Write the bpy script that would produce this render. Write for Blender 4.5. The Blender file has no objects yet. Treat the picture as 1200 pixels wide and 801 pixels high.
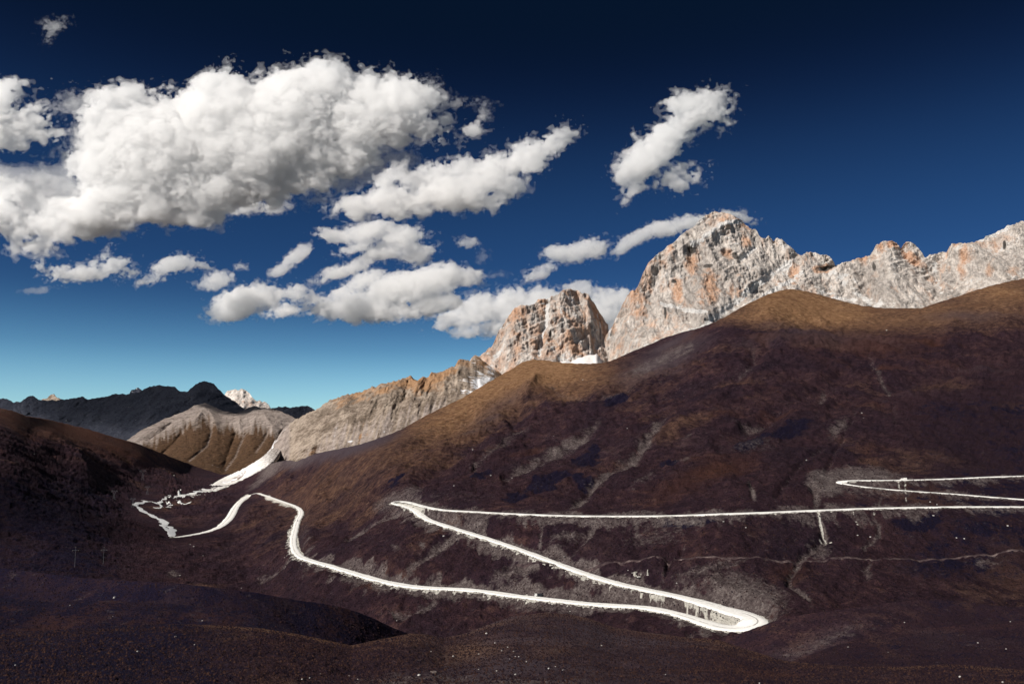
import bpy, math, random
import numpy as np
from mathutils import Vector, Euler
R = math.radians
rng = np.random.default_rng(7)
random.seed(7)

# ------------------------------------------------------------------ camera, sky, sun, exposure
sc = bpy.context.scene
F, PW, PH, HOR = 933.3, 1200.0, 801.0, 500.0          # focal length in photo pixels, photo size, horizon row
PITCH = math.atan((HOR - PH / 2) / F)
cd = bpy.data.cameras.new('camera'); cam = bpy.data.objects.new('camera', cd)
sc.collection.objects.link(cam); sc.camera = cam
cd.sensor_width = 36.0; cd.lens = 36.0 * F / PW
cd.clip_start = 1.0; cd.clip_end = 120000.0
cam.location = (0, 0, 0); cam.rotation_euler = (R(90) + PITCH, 0, 0)

SUN_EL, SUN_AZ = R(37), R(-126)                       # azimuth measured from the view direction (+Y) towards +X
sun_dir = Vector((math.sin(SUN_AZ) * math.cos(SUN_EL), math.cos(SUN_AZ) * math.cos(SUN_EL), math.sin(SUN_EL)))
ld = bpy.data.lights.new('sun', 'SUN'); ld.energy = 4.8; ld.angle = R(0.53); ld.color = (1.0, 0.94, 0.87)
lo = bpy.data.objects.new('sun', ld); sc.collection.objects.link(lo)
lo.rotation_euler = sun_dir.to_track_quat('Z', 'Y').to_euler(); lo.location = (0, 0, 500)

w = bpy.data.worlds.new('World'); sc.world = w; w.use_nodes = True
nt = w.node_tree; nt.nodes.clear()
def N(nt, typ, **kw):
    n = nt.nodes.new(typ)
    for k, v in kw.items():
        if hasattr(n, k): setattr(n, k, v)
        else: n.inputs[k].default_value = v
    return n
sky = N(nt, 'ShaderNodeTexSky', sky_type='NISHITA', sun_disc=False, altitude=4000.0, air_density=1.0, dust_density=0.3, ozone_density=3.0)
sky.sun_elevation = SUN_EL; sky.sun_rotation = SUN_AZ
# polarised, deep graded sky: a gain that falls with the height above the horizon
tc = N(nt, 'ShaderNodeTexCoord'); sx = N(nt, 'ShaderNodeSeparateXYZ'); nt.links.new(tc.outputs['Generated'], sx.inputs[0])
cr = N(nt, 'ShaderNodeValToRGB'); nt.links.new(sx.outputs['Z'], cr.inputs[0])
SKY_STOPS = [(0.0, (0.60, 0.82, 0.86)), (0.05, (0.60, 0.80, 0.78)), (0.094, (0.33, 0.55, 0.60)), (0.16, (0.10, 0.20, 0.32)),
             (0.24, (0.105, 0.215, 0.325)), (0.33, (0.070, 0.14, 0.225)), (0.41, (0.030, 0.050, 0.095)), (0.48, (0.024, 0.055, 0.075)),
             (0.65, (0.028, 0.060, 0.10))]
mul = N(nt, 'ShaderNodeMix', data_type='RGBA', blend_type='MULTIPLY'); mul.inputs[0].default_value = 1.0
nt.links.new(sky.outputs[0], mul.inputs[6]); nt.links.new(cr.outputs[0], mul.inputs[7])
bg = N(nt, 'ShaderNodeBackground', Strength=0.1); nt.links.new(mul.outputs[2], bg.inputs[0])
wo = N(nt, 'ShaderNodeOutputWorld'); nt.links.new(bg.outputs[0], wo.inputs[0])
cr.color_ramp.interpolation = 'B_SPLINE'
els = cr.color_ramp.elements
for i, (p, c) in enumerate(SKY_STOPS):
    e = els[i] if i < 2 else els.new(p)
    e.position = p; e.color = (*c, 1)
sc.view_settings.view_transform = 'Standard'; sc.view_settings.look = 'None'
sc.view_settings.exposure = 0.3; sc.view_settings.gamma = 1.0
sc.cycles.transparent_max_bounces = 64
sc.cycles.max_bounces = 12
sc.cycles.diffuse_bounces = 2
sc.cycles.volume_bounces = 12

# ------------------------------------------------------------------ helpers
COL = sc.collection
def ss(a, b, x):
    t = np.clip((x - a) / (b - a), 0, 1); return t * t * (3 - 2 * t)
def unproject(u, v, D):
    """A point seen in photo pixel (u, v) at depth D along the valley (world Y)."""
    u = np.asarray(u, float); v = np.asarray(v, float); D = np.asarray(D, float)
    x = (u - PW / 2) / F; y = (PH / 2 - v) / F
    wy = math.cos(PITCH) - y * math.sin(PITCH); wz = math.sin(PITCH) + y * math.cos(PITCH)
    return np.stack([x / wy * D, D + 0 * x + 0 * y, wz / wy * D], -1)
def _hash(ix, iy, iz, seed):
    h = (ix.astype(np.uint32) * np.uint32(374761393) + iy.astype(np.uint32) * np.uint32(668265263)
         + iz.astype(np.uint32) * np.uint32(2147483647) + np.uint32((seed * 1274126177) & 0xffffffff))
    h = (h ^ (h >> np.uint32(13))) * np.uint32(1274126177); h ^= h >> np.uint32(16)
    h = h * np.uint32(2246822519); h ^= h >> np.uint32(15)
    return h
def perlin(x, y, z=None, seed=0):
    x = np.asarray(x, np.float64); y = np.asarray(y, np.float64)
    z = np.zeros_like(x) if z is None else np.asarray(z, np.float64)
    x0, y0, z0 = np.floor(x), np.floor(y), np.floor(z)
    fx, fy, fz = x - x0, y - y0, z - z0
    X, Y, Z = x0.astype(np.int64), y0.astype(np.int64), z0.astype(np.int64)
    u, v, w_ = (f * f * f * (f * (f * 6 - 15) + 10) for f in (fx, fy, fz))
    def g(i, j, k):
        h = _hash((X + i) & 0xffffffff, (Y + j) & 0xffffffff, (Z + k) & 0xffffffff, seed)
        a = (h & np.uint32(1023)).astype(np.float64) / 511.5 - 1
        b = ((h >> np.uint32(10)) & np.uint32(1023)).astype(np.float64) / 511.5 - 1
        c = ((h >> np.uint32(20)) & np.uint32(1023)).astype(np.float64) / 511.5 - 1
        return a * (fx - i) + b * (fy - j) + c * (fz - k)
    a = g(0, 0, 0) * (1 - u) + g(1, 0, 0) * u; b = g(0, 1, 0) * (1 - u) + g(1, 1, 0) * u
    c = g(0, 0, 1) * (1 - u) + g(1, 0, 1) * u; d = g(0, 1, 1) * (1 - u) + g(1, 1, 1) * u
    return (a * (1 - v) + b * v) * (1 - w_) + (c * (1 - v) + d * v) * w_
def fbm(x, y, z=None, octv=5, seed=0, gain=0.5, lac=2.03, ridged=False):
    s, a, f = 0.0, 1.0, 1.0
    for o in range(octv):
        n = perlin(x * f + 13.7 * o, y * f + 7.1 * o, None if z is None else z * f + 3.3 * o, seed + o)
        s = s + a * ((1 - 2.2 * np.abs(n)) if ridged else n)
        a *= gain; f *= lac
    return s
def blur1(a, r, axis):
    k = np.hanning(2 * r + 3)[1:-1]; k /= k.sum()
    p = np.take(a, np.clip(np.arange(-r, a.shape[axis] + r), 0, a.shape[axis] - 1), axis)
    return sum(k[i] * np.take(p, np.arange(i, i + a.shape[axis]), axis) for i in range(2 * r + 1))
def blur(a, r): return blur1(blur1(a, r, 0), r, 1)
def poly(u, pts):
    p = np.array(sorted(pts, key=lambda q: q[0]), float); return np.interp(u, p[:, 0], p[:, 1])
def spoly(u, pts, w=60):
    return sum(k * poly(u + d * w, pts) for d, k in ((-1, .1), (-.66, .15), (-.33, .15), (0, .2), (.33, .15), (.66, .15), (1, .1)))
def pd(u, v, pts):
    """Distance of each (u, v) to a polyline, and how far along it (0..1) the nearest point lies."""
    pts = np.array(pts, float); best = np.full(np.shape(u), 1e9); along = np.zeros(np.shape(u))
    L = np.r_[0, np.cumsum(np.hypot(*np.diff(pts, axis=0).T))]
    for i in range(len(pts) - 1):
        (x0, y0), (x1, y1) = pts[i, :2], pts[i + 1, :2]
        dx, dy = x1 - x0, y1 - y0; q = dx * dx + dy * dy
        t = np.clip(((u - x0) * dx + (v - y0) * dy) / max(q, 1e-9), 0, 1)
        d = np.hypot(u - x0 - t * dx, v - y0 - t * dy)
        m = d < best; best = np.where(m, d, best); along = np.where(m, (L[i] + t * (L[i + 1] - L[i])) / L[-1], along)
    return best, along
def ell(u, v, cx, cy, rx, ry, ang=0):
    """1 at the centre of a slanted ellipse, 0 at its rim."""
    a = R(ang); dx, dy = u - cx, v - cy
    p, q = dx * math.cos(a) - dy * math.sin(a), dx * math.sin(a) + dy * math.cos(a)
    return np.clip(1 - np.sqrt((p / rx) ** 2 + (q / ry) ** 2), 0, 1)
def mesh_object(name, verts, faces, mat, parent=None, smooth=True, attrs=None):
    me = bpy.data.meshes.new(name)
    verts = np.asarray(verts, np.float32).reshape(-1, 3); faces = np.asarray(faces, np.int32)
    me.vertices.add(len(verts)); me.vertices.foreach_set('co', verts.ravel())
    n, k = faces.shape
    me.loops.add(n * k); me.loops.foreach_set('vertex_index', faces.ravel())
    me.polygons.add(n); me.polygons.foreach_set('loop_start', np.arange(0, n * k, k, dtype=np.int32))
    me.polygons.foreach_set('loop_total', np.full(n, k, np.int32))
    me.polygons.foreach_set('use_smooth', np.full(n, smooth))
    for an, vals in (attrs or {}).items():
        at = me.color_attributes.new(an, 'FLOAT_COLOR', 'POINT')
        c = np.ones((len(verts), 4), np.float32); c[:, :vals.shape[-1]] = vals.reshape(len(verts), -1)
        at.data.foreach_set('color', c.ravel())
    me.update(calc_edges=True); me.validate()
    if mat: me.materials.append(mat)
    o = bpy.data.objects.new(name, me); COL.objects.link(o); o.parent = parent
    return o
def grid_faces(nr, nc):
    i = (np.arange(nr - 1)[:, None] * nc + np.arange(nc - 1)[None]).ravel()
    return np.stack([i, i + 1, i + nc + 1, i + nc], -1)
def structure(o): o['kind'] = 'structure'; return o
def stuff(o): o['kind'] = 'stuff'; return o

# ------------------------------------------------------------------ materials
def new_mat(name, rough=0.9, spec=0.15):
    m = bpy.data.materials.new(name); m.use_nodes = True; nt = m.node_tree
    b = nt.nodes['Principled BSDF']; b.inputs['Roughness'].default_value = rough; b.inputs['Specular IOR Level'].default_value = spec
    return m, nt, b
class G:
    """Small node-building helper."""
    def __init__(s, nt): s.nt = nt
    def n(s, typ, **kw): return N(s.nt, typ, **kw)
    def l(s, a, b): s.nt.links.new(a, b)
    def attr(s, name):
        a = s.n('ShaderNodeAttribute', attribute_name=name); x = s.n('ShaderNodeSeparateColor'); s.l(a.outputs['Color'], x.inputs[0]); return x.outputs
    def pos(s, sc=(1, 1, 1), rot=(0, 0, 0)):
        g = s.n('ShaderNodeNewGeometry'); m = s.n('ShaderNodeMapping'); m.inputs['Scale'].default_value = sc; m.inputs['Rotation'].default_value = rot
        s.l(g.outputs['Position'], m.inputs[0]); return m.outputs[0]
    def noise(s, vec, scale, detail=6, rough=0.6, dist=0.0):
        t = s.n('ShaderNodeTexNoise'); t.inputs['Scale'].default_value = scale; t.inputs['Detail'].default_value = detail
        t.inputs['Roughness'].default_value = rough; t.inputs['Distortion'].default_value = dist; s.l(vec, t.inputs['Vector']); return t.outputs['Fac']
    def math(s, op, a, b=0.0, clamp=False):
        t = s.n('ShaderNodeMath', operation=op, use_clamp=clamp)
        for i, q in enumerate((a, b)):
            if isinstance(q, (int, float)): t.inputs[i].default_value = q
            else: s.l(q, t.inputs[i])
        return t.outputs[0]
    def rng(s, x, a, b, c=0.0, d=1.0):
        t = s.n('ShaderNodeMapRange'); t.inputs[1].default_value = a; t.inputs[2].default_value = b; t.inputs[3].default_value = c; t.inputs[4].default_value = d
        s.l(x, t.inputs[0]); return t.outputs[0]
    def mix(s, f, a, b):
        t = s.n('ShaderNodeMix', data_type='RGBA')
        for i, q in ((0, f), (6, a), (7, b)):
            if isinstance(q, (int, float)): t.inputs[i].default_value = q
            elif isinstance(q, tuple): t.inputs[i].default_value = (*q, 1)
            else: s.l(q, t.inputs[i])
        return t.outputs[2]
    def ramp(s, x, stops):
        t = s.n('ShaderNodeValToRGB'); e = t.color_ramp.elements
        for i, (p, c) in enumerate(stops):
            q = e[i] if i < 2 else e.new(p)
            q.position = p; q.color = (*c, 1)
        s.l(x, t.inputs[0]); return t.outputs[0]
    def bump(s, h, dist, strength=1.0, normal=None):
        t = s.n('ShaderNodeBump'); t.inputs['Strength'].default_value = strength; t.inputs['Distance'].default_value = dist
        s.l(h, t.inputs['Height']);
        if normal is not None: s.l(normal, t.inputs['Normal'])
        return t.outputs[0]

# tundra: masks r = bare grey soil, g = olive / tan grass and painted crest light, b = dark shrub patches and painted shade (attr 'mask'); r = pale gravel spill (attr 'mask2')
def tundra_material(name, near=False):
    m, nt, b = new_mat(name, 0.95, 0.05); g = G(nt)
    r, gr, dk = g.attr('mask')[0:3]; m2 = g.attr('mask2'); pale, rusty, lilac = m2[0:3]
    p = g.pos()
    k = 6.0 if near else 1.0
    n1 = g.noise(p, 0.011 * k, 8, 0.65); n2 = g.noise(p, 0.09 * k, 8, 0.7); n3 = g.noise(p, 0.5 if not near else 1.4, 5, 0.75)
    base = g.ramp(n1, [(0.30, (0.021, 0.0130, 0.0215)), (0.46, (0.031, 0.0170, 0.0240)), (0.60, (0.042, 0.0215, 0.0270)), (0.72, (0.040, 0.0255, 0.0400))])
    fine = g.ramp(g.math('ADD', g.math('MULTIPLY', n2, 0.5), g.math('MULTIPLY', n3, 0.5)), [(0.36, (0.36, 0.35, 0.42)), (0.5, (0.97, 0.97, 0.97)), (0.64, (1.9, 1.75, 1.65))])
    t = g.n('ShaderNodeMix', data_type='RGBA', blend_type='MULTIPLY'); t.inputs[0].default_value = 1.0; g.l(base, t.inputs[6]); g.l(fine, t.inputs[7]); base = t.outputs[2]
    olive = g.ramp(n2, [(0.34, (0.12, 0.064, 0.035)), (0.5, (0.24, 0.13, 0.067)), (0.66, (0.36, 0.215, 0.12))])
    wob = g.math('SUBTRACT', g.math('ADD', g.math('MULTIPLY', n1, 0.5), g.math('MULTIPLY', n2, 0.5)), 0.5)
    def edge(x, amt, a, c): return g.rng(g.math('ADD', x, g.math('MULTIPLY', wob, amt)), a, c)
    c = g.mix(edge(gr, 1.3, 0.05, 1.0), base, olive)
    c = g.mix(edge(rusty, 1.5, 0.2, 0.9), c, (0.075, 0.032, 0.022))
    c = g.mix(edge(lilac, 1.2, 0.2, 0.9), c, (0.070, 0.052, 0.062))
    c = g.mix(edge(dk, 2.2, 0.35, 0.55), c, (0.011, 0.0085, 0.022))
    soil = g.ramp(g.math('ADD', g.math('MULTIPLY', n2, 0.4), g.math('MULTIPLY', n3, 0.6)), [(0.36, (0.045, 0.034, 0.036)), (0.5, (0.125, 0.098, 0.096)), (0.64, (0.30, 0.26, 0.245))])
    n4 = g.noise(p, 0.22, 6, 0.7)
    c = g.mix(g.rng(g.math('ADD', r, g.math('MULTIPLY', g.math('SUBTRACT', n4, 0.5), 2.4)), 0.22, 0.95), c, soil)
    c = g.mix(g.rng(g.math('ADD', pale, g.math('MULTIPLY', g.math('SUBTRACT', n4, 0.5), 1.6)), 0.42, 0.62), c, (0.72, 0.69, 0.62))
    g.l(c, b.inputs['Base Color'])
    hgt = g.math('ADD', g.math('MULTIPLY', n2, 1.0 if not near else 0.35), g.math('MULTIPLY', n3, 0.35))
    g.l(g.bump(hgt, 9.0 if not near else 2.6, 1.0), b.inputs['Normal'])
    return m
MAT_TUNDRA = tundra_material('dry_tundra'); MAT_NEAR = tundra_material('dry_heath', True)

# ------------------------------------------------------------------ the valley: main hillside, valley floor, left hillside
COLS = {
 -300: [(860,500),(700,800),(660,950),(600,1200),(550,1500),(478,2100),(430,2600),(320,4000)],
 0: [(860,500),(700,850),(660,1000),(600,1250),(550,1600),(478,2400),(430,3200),(320,5000)],
 80: [(860,500),(700,850),(660,1040),(620,1250),(590,1600),(560,2000),(530,2450),(500,2900),(430,4200)],
 160: [(860,500),(700,880),(660,1100),(628,1420),(600,1880),(590,2050),(575,2400),(550,2850),(517,3300),(480,3700),(430,4300)],
 230: [(860,490),(700,900),(660,1130),(628,1500),(600,1950),(580,2450),(572,2750),(562,3200),(555,3700),(546,4000),(500,4500),(430,5200)],
 260: [(860,490),(700,900),(660,1130),(628,1480),(600,1850),(585,2250),(572,2750),(562,3300),(556,3900),(540,4300),(500,4700),(430,5400)],
 300: [(860,480),(700,890),(660,1110),(630,1370),(600,1800),(582,2170),(577,2230),(560,2600),(545,2850),(530,3000),(500,3300),(430,4200)],
 350: [(860,480),(700,790),(680,840),(655,905),(620,1210),(597,1550),(580,1800),(560,2050),(540,2300),(520,2500),(500,2700),(430,3600)],
 400: [(860,460),(740,700),(700,750),(665,820),(640,930),(610,1150),(580,1350),(550,1600),(530,1850),(500,2200),(460,2500),(430,2800),(340,3800)],
 460: [(860,440),(757,650),(720,690),(685,735),(650,800),(620,870),(588,1000),(570,1070),(540,1290),(510,1700),(480,2000),(440,2400),(340,3500)],
 550: [(860,430),(770,600),(740,640),(694,702),(628,785),(598,829),(560,1020),(520,1350),(490,1700),(460,2000),(420,2400),(340,3200)],
 650: [(860,470),(775,580),(740,618),(703,657),(664,700),(603,779),(560,960),(520,1220),(480,1550),(450,1850),(425,2150),(400,2400),(340,3000)],
 760: [(860,440),(770,545),(712,620),(693,639),(604,744),(560,880),(520,1080),(480,1350),(440,1700),(410,2050),(360,2600)],
 870: [(860,420),(770,510),(735,545),(720,570),(602,711),(560,820),(520,980),(480,1180),(440,1450),(400,1750),(360,2100),(320,2500)],
 1000: [(860,410),(770,500),(720,560),(660,640),(598,724),(563,800),(540,880),(500,1050),(460,1300),(420,1600),(385,1950),(360,2250),(320,2600)],
 1200: [(860,410),(770,490),(720,550),(650,645),(593,732),(584,765),(557,830),(520,960),(480,1150),(440,1400),(400,1700),(360,2000),(326,2300),(280,2700)],
 1500: [(860,410),(770,480),(720,540),(650,640),(590,740),(557,840),(520,960),(480,1150),(440,1400),(400,1650),(360,1900),(300,2300),(250,2700)],
}
def catmull(xs, ys, x):
    """Smooth interpolation through columns: xs (n), ys (n, m), x (k) -> (k, m), with finite-difference tangents."""
    xs = np.array(xs, float); i = np.clip(np.searchsorted(xs, x) - 1, 0, len(xs) - 2)
    d = np.diff(ys, axis=0) / np.diff(xs)[:, None]
    m = np.vstack([d[:1], 0.5 * (d[1:] + d[:-1]), d[-1:]])
    same = np.vstack([np.ones((1, d.shape[1]), bool), d[1:] * d[:-1] > 0, np.ones((1, d.shape[1]), bool)])
    m = np.where(same, m, m * 0.3)
    h = (xs[i + 1] - xs[i])[:, None]; t = ((x - xs[i])[:, None]) / h; t = np.clip(t, -0.2, 1.2)
    return ((2*t**3-3*t**2+1) * ys[i] + (t**3-2*t**2+t) * h * m[i] + (-2*t**3+3*t**2) * ys[i+1] + (t**3-t**2) * h * m[i+1])
VR = np.arange(240, 901, 2.0)
def _col(pts):
    p = np.array(sorted(pts), float); lv = np.log(p[:, 1])
    y = np.interp(VR, p[:, 0], lv)
    s0 = (lv[1] - lv[0]) / (p[1, 0] - p[0, 0]); s1 = (lv[-1] - lv[-2]) / (p[-1, 0] - p[-2, 0])
    y = np.where(VR < p[0, 0], lv[0] + s0 * (VR - p[0, 0]), y); y = np.where(VR > p[-1, 0], lv[-1] + s1 * (VR - p[-1, 0]), y)
    return y
UC = np.arange(-300, 1501, 5.0)
DT = catmull(sorted(COLS), np.array([_col(COLS[k]) for k in sorted(COLS)]), UC)     # (U, V) log depth
_far = blur(DT, 5); _nr = blur1(DT, 2, 1); _wt = ss(0, 1, 0.25) 
DT = 0.5 * _far + 0.5 * _nr
def depth_main(u, v):
    u = np.clip(np.asarray(u, float), -300, 1499.9); v = np.clip(np.asarray(v, float), 240, 899.9)
    a = (u + 300) / 5.0; b = (v - 240) / 2.0
    i = np.clip(a.astype(int), 0, len(UC) - 2); j = np.clip(b.astype(int), 0, len(VR) - 2); fa, fb = a - i, b - j
    return np.exp(DT[i, j]*(1-fa)*(1-fb) + DT[i+1, j]*fa*(1-fb) + DT[i, j+1]*(1-fa)*fb + DT[i+1, j+1]*fa*fb)
MAIN_CREST = [(-300,440),(-100,466),(0,478),(15,481),(30,487),(55,491),(80,497),(105,503),(130,511),(160,519),(185,529),(210,539),(235,548),(260,556),(275,554),(290,550),(300,546),
 (312,545),(325,541),(336,539),(348,540),(370,531),(400,525),(420,521),(450,511),(470,503),(500,486),(540,467),(570,449),(600,432),(612,424),(625,421),(640,422),(660,425),(690,426),(706,425),
 (715,423),(740,412),(760,404),(780,395),(800,389),(820,384),(838,377),(850,371),(870,359),(890,349),(905,343),(920,339),(932,339),(945,341),(960,345),(985,352),(1010,358),(1035,361),
 (1060,361),(1080,361),(1100,354),(1120,348),(1140,341),(1160,335),(1180,330),(1200,326),(1300,305),(1500,290)]
def patch(name, crest, v_bottom, depth, mat, us, nrow, relief, masks, back=(12, 90.0, 0.9), crest_noise=(1.2, 9.0), shape=1.0, seed=0, rim=0.12):
    """A hill face from v_bottom up to its crest, then over and down the far side. depth(u, v) gives where it stands."""
    vc = poly(us, crest) + crest_noise[0] * fbm(us / crest_noise[1], us * 0, octv=4, seed=seed + 50, gain=0.6)
    vb = v_bottom(us) if callable(v_bottom) else np.full_like(us, v_bottom)
    t = np.linspace(0, 1, nrow) ** shape
    U = np.broadcast_to(us, (nrow, len(us))).copy(); V = vb[None] + (vc - vb)[None] * t[:, None]
    D = depth(U, V)
    P = unproject(U, V, D)
    fade = ss(0, rim, 1 - t)[:, None]
    dz, dy = relief(U, V, P)
    P[..., 2] += dz * fade; P[..., 1] += dy * fade; P[..., 0] += dy * fade * P[..., 0] / P[..., 1]
    nb, run, drop = back
    top = P[-1]; prev = P[-4]
    rows = [P]
    dirx = top[:, :2] / np.linalg.norm(top[:, :2], axis=1, keepdims=True)
    s = np.linspace(0, 1, nb + 1)[1:] ** 1.6
    B = np.zeros((nb, len(us), 3)); B[..., :2] = top[None, :, :2] + dirx[None] * (s * run * nb)[:, None, None]
    B[..., 2] = top[None, :, 2] - drop * run * nb * s[:, None] ** 1.25
    Pf = np.concatenate([P, B]); Uf = np.concatenate([U, np.repeat(U[-1:], nb, 0)]); Vf = np.concatenate([V, np.repeat(V[-1:], nb, 0)])
    ms = masks(Uf, Vf, Pf)
    o = mesh_object(name, Pf, grid_faces(len(Pf), len(us)), mat, attrs=ms)
    return structure(o), Pf

# roads and river in photo pixels, used for the ground beside them
ROAD_LOW = [(303,577.5),(316,582),(333,588),(345,592),(353,597),(354,602),(349,608),(347,616),(345,624),(343,632),(344,641),(348,649),(354,653),(366,657),(385,662),(405,668),(425,674),(450,681),(480,686.5),(510,689),(540,689.5),(570,692.5),(600,697),(640,701.5),(680,706),(720,709),(755,710.5),(785,716),(815,725),(838,733),(852,736.5)]
ROAD_HAIR = [(852,736.5),(870,736),(886,732),(892,726),(878,720.5),(855,715.5)]
ROAD_MID = [(855,715.5),(825,706),(795,698),(765,692),(735,686),(705,678),(675,668),(645,656.5),(615,645.5),(585,635),(555,625.5),(530,618),(508,611),(496,606),(490,600),(484,596),(474,592.5),(464,590)]
ROAD_TURN = [(464,590),(458,588.5),(463,587),(474,587)]
ROAD_UP = [(474,587),(486,590),(500,594),(520,597.5),(550,599),(585,601),(620,602.5),(660,604),(700,604.5),(745,604.5),(790,604),(840,602),(890,600.5),(940,598.5),(1000,596),(1060,594.5),(1120,593.5),(1200,593.5),(1320,594),(1400,592)]
ROAD_TOP_A = [(1400,592),(1420,590),(1400,588),(1320,590),(1200,585),(1160,582),(1120,578.5),(1080,576),(1040,573),(1010,570),(995,567.5),(984,566)]
ROAD_TOP_B = [(984,566),(976,565),(984,563.5),(1000,562.5),(1040,562.5),(1075,562),(1120,560.5),(1160,558.5),(1200,557.5),(1300,553),(1450,548)]
ROAD_VALLEY = [(303,577.5),(297,578),(290,581),(284,585),(278,591),(274,597),(271,604),(266,610),(258,617),(248,621),(235,624.5),(220,627),(208,629),(201,629)]
RIVER = [(201,629),(199,621),(193,617),(190,612),(182,607),(172,602),(165,598),(160,595.5),(165,592),(174,589),(171,587)]
TRACK = [(600,663),(650,663.5),(700,662.5),(745,661),(790,660),(840,657.5),(890,655),(935,653),(970,654),(1000,652.5),(1040,649),(1080,645.5),(1120,643.5),(1160,642),(1200,640.5),(1300,638),(1450,634)]
GULLY = [  # polyline, half width px, depth m, bare soil
 ([(783,497),(770,512),(757,527),(745,540),(730,552),(712,560),(695,572),(680,588),(668,598)],5,7,1.0),
 ([(700,498),(694,510),(680,520),(660,530),(640,540),(620,551),(600,558),(585,565)],6,6,0.75),
 ([(620,505),(605,508),(595,520),(580,530),(565,540),(552,550)],5,5,0.5),
 ([(903,597),(920,572),(940,545),(960,530),(985,515)],3,3,0.2),
 ([(958,570),(953,572),(955,580),(959,592),(958,600),(963,615),(967,624),(955,636),(940,646),(932,660),(926,672),(925,688),(938,696),(946,708),(949,718)],4.5,4,1.0),
 ([(800,640),(797,650),(784,660),(782,672),(776,685),(770,690)],3,5,0.25),
 ([(700,604),(695,615),(690,627),(678,640),(671,652)],4,3,0.8),
 ([(541,628),(528,640),(515,648),(500,658),(488,665),(475,673)],4,3,0.8),
 ([(475,601),(462,608),(445,616),(428,624),(412,633),(404,636)],3,2.5,0.75),
 ([(610,650),(590,672),(570,685)],5,2,0.5), ([(636,605),(634,620),(632,640)],3,2,0.5),
 ([(345,656),(335,665),(320,676),(302,687)],2.5,2,0.7),
 ([(525,700),(505,712),(490,719),(470,726),(458,726)],5,3,0.6),
 ([(1030,570),(1031,582),(1030,596)],2.5,2,0.7),([(1022,603),(1030,610),(1031,622),(1020,630),(1010,640)],3,2,0.7),
 ([(1020,654),(1012,665),(1018,675)],5,2,0.5),
 ([(965,560),(975,540),(990,510),(1005,480)],3,3,0.25),([(1020,420),(1030,440),(1046,462)],3,2,0.5),
 ([(870,400),(885,412),(880,430),(860,445)],4,4,0.3),([(640,455),(660,462),(690,470)],4,3,0.3),
 ([(735,440),(760,430),(790,415),(815,405)],8,3,0.6),([(700,470),(735,460),(745,453)],4,4,0.3),
 ([(880,570),(882,590)],3,3,1.1),([(745,610),(746,622),(755,635)],5,2,0.6),([(1045,478),(1052,500)],4,2,0.2),([(640,470),(560,520),(480,565)],9,11,0.05),([(560,480),(480,530),(400,575)],8,10,0.05),([(1000,440),(930,470),(880,500),(830,530)],9,10,0.1),([(1150,430),(1050,450),(960,480)],10,9,0.05),([(900,420),(830,450),(760,470)],9,9,0.1),([(470,520),(410,555),(380,585)],6,7,0.05),
 ([(967,450),(965,465),(958,478)],4,3,0.5),([(990,492),(985,500),(975,512)],8,3,0.6),
]
RIDGES = [  # polyline, half width px, height m
 ([(625,434),(628,446),(626,456),(618,468),(600,480)],24,26),
 ([(925,339),(915,352),(898,368),(880,382)],30,30),([(860,372),(840,392),(815,410)],24,22),
 ([(1130,346),(1105,362),(1090,372)],30,25),([(985,395),(930,402),(890,425)],22,12),
 ([(690,455),(730,455)],14,8),([(600,495),(560,520)],20,10),([(860,470),(800,500),(740,530),(700,560)],26,10),
 ([(500,500),(440,540),(400,575)],20,10),([(160,520),(200,560),(215,575)],18,20),([(40,500),(90,540),(120,580)],22,25),
]
SPILL = [(ROAD_LOW, 0.9), (ROAD_MID, 0.9), (ROAD_UP, 0.7), (ROAD_TOP_A, 0.5), (ROAD_TOP_B, 0.5), (ROAD_VALLEY, 0.25)]
def side_of(u, v, pts):
    """Vertical offset (px, + below) of (u, v) from a road that runs roughly along u."""
    p = np.array(sorted(pts), float); return v - np.interp(u, p[:, 0], p[:, 1])
def densify(pts, step=3.0):
    p = np.array(pts, float); L = np.r_[0, np.cumsum(np.hypot(*np.diff(p, axis=0).T))]
    # centripetal-ish smoothing: resample, then blur lightly
    q = np.arange(0, L[-1] + step / 2, step); q = np.clip(q, 0, L[-1])
    r = np.stack([np.interp(q, L, p[:, 0]), np.interp(q, L, p[:, 1])], -1)
    for _ in range(2): r[1:-1] = 0.25 * r[:-2] + 0.5 * r[1:-1] + 0.25 * r[2:]
    return r
def world_path(pts, step=3.0, smooth=6):
    r = densify(pts, step); w_ = unproject(r[:, 0], r[:, 1], depth_main(r[:, 0], r[:, 1]))
    L = np.r_[0, np.cumsum(np.linalg.norm(np.diff(w_[:, :2], axis=0), axis=1))]
    n = max(8, int(L[-1] / 5.0)); q = np.linspace(0, L[-1], n)
    w2 = np.stack([np.interp(q, L, w_[:, i]) for i in range(3)], -1); uv = np.stack([np.interp(q, L, r[:, i]) for i in range(2)], -1)
    for _ in range(smooth): w2[1:-1] = 0.25 * w2[:-2] + 0.5 * w2[1:-1] + 0.25 * w2[2:]
    return w2, uv
ROAD_ALL = ROAD_LOW + ROAD_HAIR[1:] + ROAD_MID[1:] + ROAD_TURN[1:] + ROAD_UP[1:] + ROAD_TOP_A[1:] + ROAD_TOP_B[1:]
ROAD_W, ROAD_UV = world_path(ROAD_ALL)
VAL_W, VAL_UV = world_path(ROAD_VALLEY)
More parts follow.
